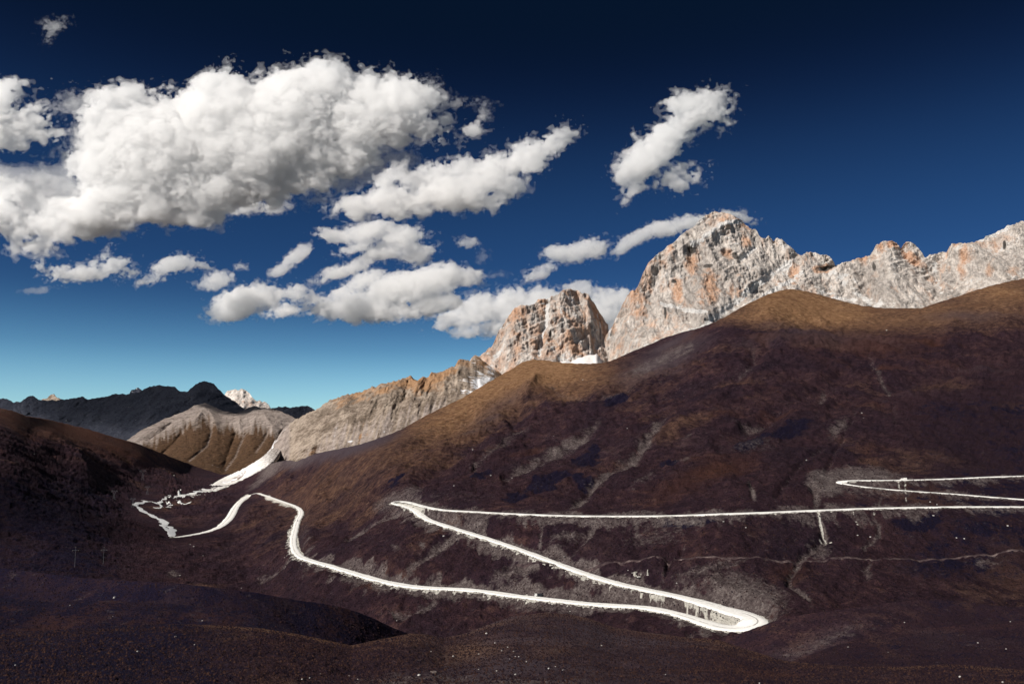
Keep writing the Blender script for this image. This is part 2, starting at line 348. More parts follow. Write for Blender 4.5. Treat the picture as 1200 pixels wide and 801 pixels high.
def road_halfwidth(uv):
    u, v = uv[:, 0], uv[:, 1]
    hw = 3.9 + 3.8 * np.exp(-(((u - 872) / 48) ** 2)) * ss(690, 705, v) + 2.0 * np.exp(-(((u - 985) / 14) ** 2 + ((v - 565) / 5) ** 2)) + 0.8 * ss(640, 690, v)
    return hw - 1.3 * ss(600, 592, v) * ss(465, 500, u) * ss(603, 575, v)
def carve(P, Z, paths):
    X, Y = P[..., 0], P[..., 1]; zr = np.zeros_like(X); best = np.full(X.shape, 1e9)
    for W, hw in paths:
        for i in range(0, len(W) - 1):
            a, b = W[i], W[i + 1]
            # a window in the arrays would be faster, but this is quick enough with a coarse prefilter
            m = np.nonzero((np.abs(X - (a[0] + b[0]) / 2) < 34) & (np.abs(Y - (a[1] + b[1]) / 2) < 34))
            if not len(m[0]): continue
            dx, dy = b[0] - a[0], b[1] - a[1]; t = np.clip(((X[m] - a[0]) * dx + (Y[m] - a[1]) * dy) / (dx * dx + dy * dy), 0, 1)
            d = np.hypot(X[m] - a[0] - t * dx, Y[m] - a[1] - t * dy) - hw[i]
            bt = best[m]; k = d < bt
            zz = a[2] + t * (b[2] - a[2])
            bm = np.where(k, d, bt); best[m] = bm; zo = zr[m]; zr[m] = np.where(k, zz, zo)
    wt = ss(13, 1.5, best)
    return Z * (1 - wt) + (zr - 0.5) * wt, best, Z - zr
ROADD = {}
def relief_main(U, V, P):
    X, Y = P[..., 0], P[..., 1]
    sc_ = np.clip(Y / 1500.0, 0.4, 2.2)
    near_road = np.full(U.shape, 1e9)
    for r in (ROAD_LOW, ROAD_HAIR, ROAD_MID, ROAD_UP, ROAD_TOP_A, ROAD_TOP_B, ROAD_VALLEY, RIVER):
        near_road = np.minimum(near_road, pd(U, V * 1.0, r)[0])
    k = ss(3, 22, near_road)
    n = 12 * fbm(X / 260, Y / 260, octv=3, seed=3, gain=0.5) * k + 12.0 * fbm(X / 62, Y / 115, octv=5, seed=9, gain=0.58) * np.clip(k, 0.10, 1) * sc_ * (0.45 + 0.55 * ss(200, 330, U)) + 2.2 * fbm(X / 20, Y / 34, octv=3, seed=12, gain=0.6, ridged=True) * np.clip(k, 0.1, 1)
    # slanting terracettes running down the slope
    q = (X * 0.62 + Y * 0.78); s = (X * 0.78 - Y * 0.62)
    n = n + 7.5 * fbm(q / 150, s / 28, octv=5, seed=21, gain=0.62) * np.clip(k, 0.1, 1) * sc_
    for pts, wd, dep, _ in GULLY:
        d, a = pd(U, V, pts); e = np.exp(-(d / wd) ** 2) * ss(0, 0.08, a) * ss(0, 0.08, 1 - a)
        n = n - dep * e * np.clip(k, 0.15, 1)
    for pts, wd, hg in RIDGES:
        d, a = pd(U, V, pts); n = n + 1.35 * hg * (np.exp(-d / (0.55 * wd)) - 0.0) * ss(1.02, 0.5, a) * ss(-0.02, 0.22, a) * k
    sub = near_road < 45; Pm = P[sub]
    z, RD_, RS_ = carve(Pm, Pm[:, 2] + n[sub], [(ROAD_W, road_halfwidth(ROAD_UV)), (VAL_W, np.full(len(VAL_W), 5.0))])
    n[sub] = z - Pm[:, 2]
    ROADD['d'] = np.full(U.shape, 99.0); ROADD['d'][sub] = RD_; ROADD['s'] = np.zeros(U.shape); ROADD['s'][sub] = RS_
    return n, 0 * n
def masks_main(U, V, P):
    X, Y = P[..., 0], P[..., 1]
    U0, V0 = U, V
    V = V + 4.0 * fbm(X / 45, Y / 60, octv=4, seed=441, gain=0.6); U = U + 6.0 * fbm(X / 45 + 7, Y / 60, octv=4, seed=442, gain=0.6)
    vc = poly(U, MAIN_CREST)
    U, V, Uw, Vw = U0, V0, U, V
    h = V - vc                                                        # pixels under the crest
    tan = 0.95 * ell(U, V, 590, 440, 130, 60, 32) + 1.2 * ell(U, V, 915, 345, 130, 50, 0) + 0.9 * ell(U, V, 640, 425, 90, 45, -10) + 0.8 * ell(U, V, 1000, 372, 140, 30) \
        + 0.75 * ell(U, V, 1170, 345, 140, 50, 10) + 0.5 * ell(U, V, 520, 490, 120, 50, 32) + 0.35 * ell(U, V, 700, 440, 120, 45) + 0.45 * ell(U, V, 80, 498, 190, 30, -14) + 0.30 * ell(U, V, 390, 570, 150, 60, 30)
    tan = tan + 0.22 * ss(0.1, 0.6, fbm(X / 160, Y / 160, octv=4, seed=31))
    rust = 0.5 * ss(0.05, 0.6, fbm(X / 120 + 4, Y / 120, octv=4, seed=36)) * ss(660, 480, V) + 0.7 * ell(U, V, 1010, 405, 150, 30) + 0.8 * ell(U, V, 830, 560, 120, 25, 20) + 0.6 * ell(U, V, 925, 665, 60, 30, 20) \
        + 0.7 * ell(U, V, 60, 500, 150, 35, -12) + 0.5 * ell(U, V, 150, 530, 90, 25, -20)
    soil = 0.12 * ss(0.15, 0.7, fbm(X / 90, Y / 90, octv=5, seed=41))
    for pts, wd, dep, sl in GULLY:
        d, a = pd(Uw, Vw, pts); brk = 1.3 * np.clip(0.85 + 1.2 * fbm(X / 16, Y / 40, octv=3, seed=443), 0.1, 1.3); soil = np.maximum(soil, sl * brk * np.exp(-(d / (wd * 0.85)) ** 2) * (0.35 + 0.65 * ss(0, 0.15, a) * ss(0, 0.10, 1 - a)))
    wob = fbm(U / 14, V * 0.0, octv=4, seed=44); wob2 = fbm(U / 5, V / 40, octv=3, seed=48)
    pale = np.zeros_like(U)
    pad_r = U.shape[0] - ROADD['d'].shape[0]
    rd = np.concatenate([ROADD['d'], np.full((pad_r, U.shape[1]), 99.0)]); rs = np.concatenate([ROADD['s'], np.zeros((pad_r, U.shape[1]))])
    strength = ss(340, 375, U) * (0.35 + 0.65 * ss(560, 640, V)); strength = np.maximum(strength, 0.75 * ss(455, 480, U))
    nA = fbm(X / 34, Y / 34, octv=4, seed=45, gain=0.6); nB = fbm(X / 7.5, Y / 30, octv=3, seed=46, gain=0.65)
    up_w = 13.0 * np.clip(0.9 + 1.6 * nA, 0.15, 2.2) * (0.6 + 0.4 * ss(560, 620, V)); dn_w = 18.0 * np.clip(0.85 + 1.3 * nA + 0.9 * nB, 0.2, 2.4)
    e = np.where(rs > 0, ss(1.0, 0.6, rd / up_w), ss(1.0, 0.45, rd / dn_w)); soil = np.maximum(soil, 1.0 * e * strength)
    sp = (1 - 0.8 * ss(735, 775, U) * ss(860, 700, V)) * ss(1.0, 0.3, rd / np.maximum(13.0 * np.clip(nB + 0.12, 0, 1) * (0.6 + ss(600, 660, V)), 0.8)) * (rs < 0.5); pale = np.maximum(pale, 0.5 * sp * strength)
    nC = fbm(X / 5.0, Y / 9.0, octv=3, seed=47, gain=0.7); wl = 0.35 + 0.65 * ss(600, 660, V)
    pale = np.maximum(pale, 0.85 * ss(1.0, 0.55, rd / ((2.2 + 4.8 * wl) * np.where(rs > 0, 0.4, 1.0) * np.clip(0.8 + 1.5 * nC + 0.8 * nB, 0.15, 2.4))))
    # eroded banks beside the bends
    for cx, cy, rx, ry, an, a in [(872,700,62,30,-18,1.5),(800,712,90,14,-12,1.3),(968,568,28,18,0,2.2),(1010,559,60,14,0,1.8),(465,590,34,20,20,1.2),(480,577,24,10,40,0.9),(590,700,150,8,-4,0.5),(665,714,90,12,-3,1.3),
                                 (810,735,80,14,-12,1.2),(745,718,80,12,0,1.2),(600,672,45,12,25,0.9),(960,640,20,16,0,0.9),(770,618,60,16,0,0.5),(770,630,45,14,5,0.6),(830,672,60,9,18,0.9),(365,593,0.1,0.1,0,0),
                                 (318,548,26,12,50,1.5),(308,562,30,5,35,1.1),(885,497,26,6,10,0.9),(880,525,40,12,10,0.5),(755,570,20,5,25,0.7),(806,518,6,3,20,1.1),(800,546,12,4,5,1.0),(730,547,14,7,30,0.7),(345,540,40,12,25,0.7),(1180,597,80,8,0,0.5),(1155,648,30,10,0,0.5),
                                 (665,630,30,7,15,0.9),(495,649,6,5,0,1.2),(463,650,5,6,0,0.9),(530,583,60,6,0,0.3),(388,686,9,3,30,1.2),(430,683,30,7,0,0.7),(205,675,10,3,0,1.1),(345,664,0.1,0.1,0,0),(1020,575,50,8,0,0.6)]:
        soil = np.maximum(soil, a * 0.85 * ell(Uw, Vw, cx, cy, rx, ry, an) ** 0.7)
    d, a = pd(U, V, ROAD_LOW[1:13]); dl = U - poly2(V, ROAD_LOW[1:13])
    fan = ss(1, 0.2, d / (5 + 9 * np.clip(fbm(V / 4, U / 30, octv=3, seed=61) + 0.25, 0, 1.2))) * (dl < 2)
    pale = np.maximum(pale, 0.95 * fan * ss(572, 582, V) * ss(664, 655, V))
    d, a = pd(U, V, [(343,628),(345,640),(350,650)]); pale = np.maximum(pale, 1.1 * ss(1, 0.3, d / (9 + 4 * fbm(V / 3, U / 8, octv=3, seed=66))))
    d, a = pd(U, V, ROAD_VALLEY[2:8]); pale = np.maximum(pale, 0.7 * ss(1, 0.2, d / 4.5))
    for a_ in [[(958,600),(963,615),(967,624)], [(1000,602),(1005,612)], [(1061,565),(1061,575),(1062,586)], [(1053,566),(1054,572)], [(960,626),(974,628)],[(1024,603),(1030,608)]]:
        d, _ = pd(U, V, a_); pale = np.maximum(pale, (0.85 if a_[0][0] == 958 else 0.6) * np.exp(-(d / 1.6) ** 2) * np.clip(1 + 1.2 * nC, 0.3, 1.2))
    for cx, cy, rx, ry, an, s_ in [(870,735,52,9,-16,1.2)]:
        pale = np.maximum(pale, s_ * ell(U, V, cx, cy, rx, ry, an) ** 0.5)
    dark = 0.0 * U
    for cx, cy, rx, ry, an in [(685,543,20,12,25),(650,567,26,9,15),(635,573,24,8,10),(683,568,12,8,0),(605,585,20,6,0),(787,548,14,4,10),(693,533,8,5,0),(880,520,30,14,25),(925,505,40,10,20),(565,557,16,6,20),(470,560,14,5,30),
                               (1150,665,120,30,0),(1160,470,150,45,0),(1080,610,40,8,0),(980,420,50,10,0),(720,470,20,8,25),(950,690,60,25,0),(800,612,40,7,0),(890,612,60,8,0),(1010,588,60,7,0)]:
        dark = np.maximum(dark, (1.0 if rx < 45 else 0.38) * ell(U + 2.6 * (Uw - U), V + 2.0 * (Vw - V), cx, cy, rx, ry, an) ** 0.5)
    lil = 0.85 * ell(U, V, 770, 425, 90, 30, 25) + 0.5 * ell(U, V, 960, 400, 190, 25) + 0.6 * ell(U, V, 1130, 372, 100, 12) + 0.5 * ell(U, V, 580, 480, 90, 25, 35) + 0.25 * ss(0.1, 0.5, fbm(X / 140 + 9, Y / 140, octv=4, seed=71))
    lil = lil + 0.9 * ss(22, 0, h) * ss(315, 345, U) * ss(500, 440, U)
    dark = np.maximum(dark, 0.42 * ss(900, 1150, U) * ss(360, 500, V) * ss(760, 640, V) ); dark = np.maximum(dark, 0.50 * ss(260, 80, U) * ss(520, 580, V))  # lower left slope has its shade painted dark; right side simply darker
    rust = rust * (1 - 0.6 * ss(260, 60, U) * ss(530, 600, V))
    return {'mask': np.stack([soil, np.clip(tan, 0, 1.3), dark], -1), 'mask2': np.stack([pale, rust, lil], -1)}
def poly2(v, pts):
    p = np.array(sorted(pts, key=lambda q: q[1]), float); return np.interp(v, p[:, 1], p[:, 0])
us = np.r_[np.arange(-300, -20, 6.0), np.arange(-20, 1220, 1.3), np.arange(1220, 1501, 6.0)]
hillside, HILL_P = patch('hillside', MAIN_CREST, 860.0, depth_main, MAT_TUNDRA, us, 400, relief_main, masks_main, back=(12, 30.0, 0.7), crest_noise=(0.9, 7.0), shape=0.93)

# ------------------------------------------------------------------ near hills in front of the valley
def depth_by_curves(crest_d, bottom_v, bottom_d, crest_v, p=1.0):
    def f(u, v):
        vc = poly(u, crest_v); t = np.clip((bottom_v - v) / (bottom_v - vc), 0, 1.05)
        Dc = spoly(u, crest_d); zb = bottom_d
        return zb * (Dc / zb) ** (t ** p)
    return f
FRONT = [(-300,728),(-100,735),(0,741),(60,738),(130,733),(215,730),(300,735),(340,741),(380,749),(412,756),(430,752),(455,747),(480,742),(500,743),(520,747),(545,742),(570,732),(600,722),(640,717),(670,720),
         (690,724),(720,735),(760,741),(810,747),(845,750),(880,762),(920,774),(960,778),(1000,781),(1060,781),(1110,778),(1150,780),(1200,785),(1500,792)]
FRONT_D = [(-300,250),(0,250),(300,250),(400,270),(500,330),(600,440),(690,450),(760,430),(845,400),(920,320),(1000,290),(1200,270),(1500,270)]
RIGHT = [(760,800),(800,775),(838,753),(860,744),(880,737),(905,728),(930,722),(955,717),(1000,712),(1040,706),(1080,702),(1110,703),(1130,705),(1165,709),(1200,711),(1350,705),(1500,700)]
RIGHT_D = [(760,430),(840,430),(900,450),(1000,480),(1080,500),(1200,500),(1500,500)]
RIGHT2 = [(900,795),(925,776),(950,766),(975,757),(1000,750),(1020,746),(1045,741),(1070,736),(1110,734),(1150,729),(1200,726),(1350,715),(1500,710)]
RIGHT2_D = [(900,340),(1000,380),(1070,400),(1200,400),(1500,400)]
LEFT = [(-300,648),(-100,658),(0,665),(50,671),(100,677),(150,680),(200,682),(250,688),(300,694),(350,703),(380,707),(400,711),(420,717),(440,725),(458,734),(476,741),(490,752),(505,768),(540,800)]
LEFT_D = [(-300,500),(0,480),(200,450),(300,420),(400,400),(476,390),(540,380)]
LEFT2 = [(-300,690),(0,700),(60,704),(130,703),(200,707),(260,712),(300,720),(340,736),(380,756),(430,790)]
LEFT2_D = [(-300,330),(0,340),(200,330),(300,320),(430,310)]
def relief_near(seed, amp=1.0):
    def f(U, V, P):
        X, Y = P[..., 0], P[..., 1]
        n = 2.6 * fbm(X / 70, Y / 90, octv=3, seed=seed) + 0.9 * fbm(X / 14, Y / 18, octv=3, seed=seed + 4)
        n = n + 0.55 * np.abs(fbm(X / 3.2, Y / 5.0, octv=3, seed=seed + 8, gain=0.6)) + 0.25 * perlin(X / 0.9, Y / 1.4, seed=seed + 11)
        return amp * n, 0 * n
    return f
def masks_near(seed, extra=None):
    def f(U, V, P):
        X, Y = P[..., 0], P[..., 1]
        soil = 0.16 * ss(0.1, 0.6, fbm(X / 30, Y / 60, octv=4, seed=seed)) ; tan = 0.25 * ss(0.0, 0.6, fbm(X / 25, Y / 60, octv=4, seed=seed + 5))
        rust = 0.6 * ss(-0.1, 0.5, fbm(X / 50, Y / 90, octv=4, seed=seed + 7)); lil = 0.35 * ss(-0.1, 0.5, fbm(X / 60, Y / 80, octv=3, seed=seed + 9)); pale = 0 * U; dark = 0.25 * ss(0.1, 0.5, fbm(X / 20, Y / 40, octv=4, seed=seed + 12))
        if extra: soil, tan, rust, lil, dark = extra(U, V, soil, tan, rust, lil, dark)
        return {'mask': np.stack([soil, tan, dark], -1), 'mask2': np.stack([pale, rust, lil], -1)}
    return f
def ex_front(U, V, soil, tan, rust, lil, dark):
    dark = np.maximum(dark, 0.62 * ss(450, 150, U)); lil = lil + 0.45 * ss(420, 520, U) * ss(900, 760, U); tan = tan + 0.35 * ss(9, 1, V - poly(U, FRONT))  # cloud shade on the left and lit crest rim, both painted as colour
    tan = np.maximum(tan, 0.75 * ell(U, V, 550, 765, 70, 18, 10)); tan = np.maximum(tan, 0.5 * ell(U, V, 480, 752, 60, 14)); tan = tan + 0.3 * ell(U, V, 650, 760, 80, 14, 15)
    tan = np.maximum(tan, 0.55 * np.exp(-(pd(U, V, [(60,739),(215,731),(300,736),(400,756)])[0] / 5) ** 2))  # sunlit edge of the left crest, painted into the colour
    lil = np.maximum(lil, 0.9 * ell(U, V, 700, 735, 60, 10, -20)); soil = np.maximum(soil, 0.6 * ss(786, 800, V) * ss(380, 440, U) * ss(760, 640, U))
    lil = np.maximum(lil, 0.2 * ss(700, 850, U))
    return soil, tan, rust, lil, dark
def ex_right2(U, V, soil, tan, rust, lil, dark):
    return soil * 0.6, tan * 0.6, rust * 0.6, lil, np.maximum(dark, 0.36 * ss(0, 10, V - poly(U, RIGHT2)))  # shade below the crest is painted as a darker tone
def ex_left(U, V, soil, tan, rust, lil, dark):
    return soil * 0.5, tan * 0.7, rust, lil, np.maximum(dark, 0.5 + 0 * U)  # shadowed faces of the left hills, painted dark all over
def ex_right(U, V, soil, tan, rust, lil, dark):
    soil = np.maximum(soil, 0.40 * ell(U, V, 960, 754, 100, 14, 20)); lil = np.maximum(lil, 0.55 * ell(U, V, 950, 756, 140, 26, 20)); lil = np.maximum(lil, 0.2 * ss(900, 1000, U))
    return soil, tan, rust * 0.4, lil, np.maximum(dark, 0.38 * ss(960, 1120, U))
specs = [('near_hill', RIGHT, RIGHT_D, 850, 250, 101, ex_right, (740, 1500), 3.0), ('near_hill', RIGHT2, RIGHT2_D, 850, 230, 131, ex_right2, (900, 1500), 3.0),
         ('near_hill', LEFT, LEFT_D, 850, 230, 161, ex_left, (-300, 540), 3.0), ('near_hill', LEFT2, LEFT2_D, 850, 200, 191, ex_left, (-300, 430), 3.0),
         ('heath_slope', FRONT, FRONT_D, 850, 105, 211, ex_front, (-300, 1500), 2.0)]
NEAR = []
for nm, cv, cdp, vb, db, sd, ex, (ua, ub), bk in specs:
    us = np.arange(max(ua, -40), min(ub, 1240) + 0.1, 1.4)
    if ua < -40: us = np.r_[np.arange(ua, -41, 8.0), us]
    if ub > 1240: us = np.r_[us, np.arange(1242, ub + 1, 8.0)]
    dep = depth_by_curves(cdp, vb, db, cv, 1.25)
    if cv is LEFT: dep = lambda u, v: spoly(u, [(-300,430),(0,405),(180,360),(260,355),(320,365),(400,392),(478,425),(540,450)]) * (1 - 0.0022 * (v - poly(u, LEFT)))
    if cv is RIGHT: dep = lambda u, v: poly(u, [(740,470),(900,440),(1000,430),(1100,450),(1500,470)]) * (1 - 0.0028 * (v - poly(u, RIGHT)))
    o, Pn = patch(nm, cv, float(vb), dep, MAT_NEAR, us, 110 if nm == 'near_hill' else 150, relief_near(sd), masks_near(sd, ex), back=(10, bk * 3, 0.55), crest_noise=(0.6, 5.0), shape=0.8, seed=sd)
    NEAR.append((o, Pn, us, dep, cv, vb))

# ------------------------------------------------------------------ rock material
def rock_material(name, grey, pale, warm, rust, snow=(0.82, 0.82, 0.84), scale=1.0, bump=14.0, soil=((0.032, 0.018, 0.013), (0.085, 0.047, 0.028))):
    """mask: r = warm stain, g = snow / white scree, b = grey wall; mask2: r = brown grass or earth, g = dark crack"""
    m, nt, b = new_mat(name, 0.92, 0.12); g = G(nt)
    r, sn, gw = g.attr('mask')[0:3]; m2 = g.attr('mask2'); earth, crack, fine_scree = m2[0:3]
    streak = g.pos((1.0 * scale, 1.0 * scale, 0.22 * scale), (0, R(8), 0)); p = g.pos((scale, scale, scale)); slab = g.pos((scale * 0.35, scale, scale * 1.3), (0, R(-32), 0))
    n1 = g.noise(streak, 0.016, 8, 0.68); n2 = g.noise(p, 0.035, 9, 0.72); n3 = g.noise(slab, 0.03, 7, 0.66); n4 = g.noise(streak, 0.07, 6, 0.7)
    mixn = g.math('ADD', g.math('MULTIPLY', n2, 0.5), g.math('MULTIPLY', n4, 0.5))
    nB = g.noise(p, 0.008, 5, 0.6); mixn = g.math('ADD', mixn, g.math('MULTIPLY', g.math('SUBTRACT', nB, 0.5), 0.45))
    c = g.ramp(mixn, [(0.34, tuple(x * 0.58 for x in grey)), (0.455, grey), (0.56, pale), (0.68, tuple(min(0.85, x * 1.25) for x in pale))])
    c = g.mix(g.rng(g.math('ADD', gw, g.math('MULTIPLY', g.math('SUBTRACT', n1, 0.5), 1.5)), 0.3, 0.8), c, g.ramp(n4, [(0.35, tuple(x * 0.6 for x in grey)), (0.6, tuple(x * 1.1 for x in grey))]))
    c = g.mix(g.rng(g.math('ADD', g.math('MULTIPLY', r, 0.9), g.math('MULTIPLY', g.math('SUBTRACT', n1, 0.5), 2.2)), 0.42, 0.85), c, g.ramp(n4, [(0.35, rust), (0.62, warm)]))
    c = g.mix(g.rng(g.math('ADD', earth, g.math('MULTIPLY', g.math('SUBTRACT', n2, 0.5), 1.6)), 0.35, 0.7), c, g.ramp(n4, [(0.35, soil[0]), (0.65, soil[1])]))
    c = g.mix(g.rng(g.math('ADD', fine_scree, g.math('MULTIPLY', g.math('SUBTRACT', n4, 0.5), 1.2)), 0.3, 0.8), c, g.ramp(n2, [(0.35, (0.21, 0.17, 0.15)), (0.65, (0.44, 0.37, 0.33))]))
    c = g.mix(g.rng(g.math('ADD', crack, g.math('MULTIPLY', g.math('SUBTRACT', n2, 0.5), 1.2)), 0.45, 0.8), c, tuple(x * 0.25 for x in grey))
    c = g.mix(g.rng(g.math('ADD', sn, g.math('MULTIPLY', g.math('SUBTRACT', n3, 0.5), 2.6)), 0.48, 0.66), c, snow)
    g.l(c, b.inputs['Base Color'])
    n6 = g.noise(streak, 0.16, 5, 0.7); n4 = g.math('ADD', n4, g.math('MULTIPLY', n6, 0.3))
    h = g.math('ADD', g.math('ADD', g.math('MULTIPLY', n4, 1.0), g.math('MULTIPLY', n2, 0.9)), g.math('MULTIPLY', n3, 0.8))
    g.l(g.bump(h, bump * 1.6, 1.0), b.inputs['Normal'])
    return m
MAT_LIME = rock_material('pale_limestone', (0.54, 0.485, 0.445), (0.83, 0.75, 0.68), (0.80, 0.545, 0.395), (0.58, 0.32, 0.20), snow=(0.86, 0.83, 0.80))
MAT_TAN = rock_material('tan_rock', (0.20, 0.155, 0.12), (0.38, 0.31, 0.25), (0.42, 0.25, 0.14), (0.27, 0.155, 0.085), scale=1.1, bump=5)
MAT_DARK = rock_material('dark_slate', (0.038, 0.044, 0.066), (0.058, 0.063, 0.086), (0.065, 0.062, 0.076), (0.045, 0.044, 0.056), scale=0.6, bump=30)
MAT_BROWN = rock_material('brown_upland', (0.12, 0.082, 0.056), (0.19, 0.135, 0.095), (0.15, 0.08, 0.04), (0.09, 0.05, 0.027), scale=0.5, bump=16, soil=((0.060, 0.034, 0.020), (0.145, 0.082, 0.045)))

# ------------------------------------------------------------------ tan rocky ridge between the hillside and the peaks
TAN_CREST = [(235,580),(250,568),(270,562),(285,553),(300,543),(310,534),(318,524),(324,514),(330,505),(338,497),(344,493),(350,489),(360,484),(370,480),(380,473),(386,469),(392,467),(400,464),(412,461),(425,458),(440,452),(455,448),(462,446),(470,444),(476,442),
 (480,440),(485,444),(489,445),(495,442),(502,441),(506,436),(512,437),(518,435),(525,432),(530,429),(534,428),(537,422),(541,420),(546,421),(550,424),(553,418),(557,415),(562,419),(568,424),(576,430),(590,440),(605,450),(620,460)]
def depth_tan(u, v):
    vc = spoly(u, TAN_CREST, 26); Dc = spoly(u, [(235,3000),(300,3050),(330,3100),(400,3150),(480,3200),(560,3350),(620,3450)]); k = poly(u, [(235,3.5),(310,6.0),(350,7.0),(620,8.0)])
    return Dc - k * (v - vc)
def relief_tan(U, V, P):
    X, Z = P[..., 0], P[..., 2]; vc = poly(U, TAN_CREST); h = V - vc
    q = U + 0.35 * h
    rocky = ss(65, 20, h) * (0.35 + 0.65 * ss(380, 470, U)) + ss(345, 325, U)
    n = (17 + 12 * ss(390, 450, U)) * fbm(X / 95, Z / 190, octv=5, seed=301, gain=0.55, ridged=True) * np.clip(rocky, 0.12, 1)
    n = n + 17 * fbm(X / 33, Z / 60, octv=5, seed=305, gain=0.62) * np.clip(rocky, 0.05, 1)
    n = n + 34 * np.abs(fbm(q / 20, h / 260, octv=3, seed=309)) * ss(10, 45, h)
    for pts, wd, a in [([(345,495),(333,520),(322,545),(318,560)], 8, 24), ([(545,422),(560,440),(556,455)], 6, -12), ([(492,445),(487,460),(480,476)], 5, 22), ([(400,466),(410,500),(395,525)], 9, 18), ([(450,452),(455,485),(440,505)], 9, 20)]:
        d, _ = pd(U, V, pts); n = n + a * np.exp(-(d / wd) ** 2)
    n = n * ss(232, 262, U) * (1 - 0.55 * ss(510, 560, U))
    return 0 * n, -n
def masks_tan(U, V, P):
    X, Z = P[..., 0], P[..., 2]; vc = poly(U, TAN_CREST); h = V - vc
    warm = 0.75 * ss(22, 4, h) * ss(375, 400, U) + 0.6 * ss(0.1, 0.6, fbm(X / 110, Z / 110, octv=4, seed=321)) + 0.6 * ell(U, V, 500, 455, 60, 22, 20)
    scree = 0.85 * ss(20, 50, h) * ss(345, 370, U) * ss(545, 500, U) * (0.55 + 0.9 * np.abs(fbm(U / 11, h / 120, octv=3, seed=325))) + 0.9 * ss(345, 335, U)
    scree = scree + 0.8 * ell(U, V, 565, 450, 32, 14, 40)
    pale = 0.8 * ell(U, V, 563, 447, 30, 13, 42) + 0.5 * ss(500, 570, U) + 0.45 * ss(0.25, 0.6, np.abs(fbm(U / 9, h / 150, octv=3, seed=327))) * ss(25, 45, h) + 0.62 * ss(341, 318, U) * ss(6, 2, h)
    earth = 0.5 * ss(0.1, 0.5, fbm(X / 80, Z / 60, octv=4, seed=331)) * ss(30, 60, h) + 0.45 * ss(560, 540, V) * ss(0, 0.4, fbm(X / 60, Z / 60, octv=3, seed=332))
    stk = fbm((U + 0.25 * h) / 4.5, h / 90, octv=4, seed=334, gain=0.65); scree = scree + 0.9 * stk * ss(18, 40, h); pale = pale + 0.55 * np.clip(stk, 0, 1) * ss(22, 45, h) * ss(345, 370, U); warm = warm - 0.6 * stk * ss(18, 40, h); earth = earth - 0.5 * stk * ss(30, 50, h)
    crack = 0.75 * ss(0.1, 0.5, fbm(X / 25, Z / 60, octv=4, seed=333)) * ss(55, 25, h) * ss(385, 420, U) + 0.9 * ell(U, V, 340, 508, 14, 16, 40) * (0.5 + fbm(U / 4, V / 6, octv=3, seed=336)) + 0.9 * ell(U, V, 323, 548, 5, 22, 15) + 0.8 * ell(U, V, 569, 425, 6, 12, -15)
    return {'mask': np.stack([warm, np.where(U > 345, pale * 0.62, pale), 0 * U], -1), 'mask2': np.stack([earth, crack, scree], -1)}
us = np.arange(235, 620.1, 0.9)
patch('rocky_ridge', TAN_CREST, lambda u: poly(u, [(235,600),(300,580),(345,565),(420,548),(500,520),(560,480),(620,460)]), depth_tan, MAT_TAN, us, 150, relief_tan, masks_tan, back=(8, 40.0, 1.0), crest_noise=(2.8, 6.0), seed=300, rim=0.04)

# ------------------------------------------------------------------ the pale limestone peaks
P2_CREST = [(540,440),(552,430),(560,420),(570,412),(577,405),(580,399),(585,389),(592,378),(598,369),(603,363),(608,360),(614,360),(622,360),(628,355),(634,351),(640,352),(646,349),(652,347),(657,344),(661,341),(668,340),(678,341),(684,344),(690,347),(695,355),(700,362),(705,370),(709,376),(713,382),(714,390),(713,400),(716,410),(722,425)]
P1_CREST = [(695,440),(702,420),(706,405),(710,395),(716,386),(719,380),(724,370),(729,360),(735,348),(740,344),(745,342),(749,336),(752,326),(757,316),(762,309),(768,303),(774,298),(780,292),(785,289),(790,286),(800,278),(806,272),(812,268),(820,260),(828,255),(835,251),(845,251),(853,253),(860,258),(870,261),(877,267),
 (880,270),(886,271),(893,281),(898,283),(901,280),(907,285),(912,282),(918,286),(925,291),(935,300),(942,301),(950,298),(960,301),(970,304),(977,309),(979,312),(985,313),(995,309),(1005,306),(1012,303),(1020,302),(1025,295),(1035,288),(1042,287),(1052,288),(1056,294),(1060,288),(1065,287),(1073,289),
 (1080,297),(1085,303),(1090,300),(1098,299),(1105,295),(1110,296),(1113,292),(1117,290),(1125,289),(1137,290),(1150,285),(1165,277),(1180,270),(1190,267),(1200,264),(1260,256),(1330,262),(1420,250),(1500,270)]
def ledges(q, width):
    f = q / width - np.floor(q / width); return np.minimum(f / 0.82, (1 - f) / 0.18)
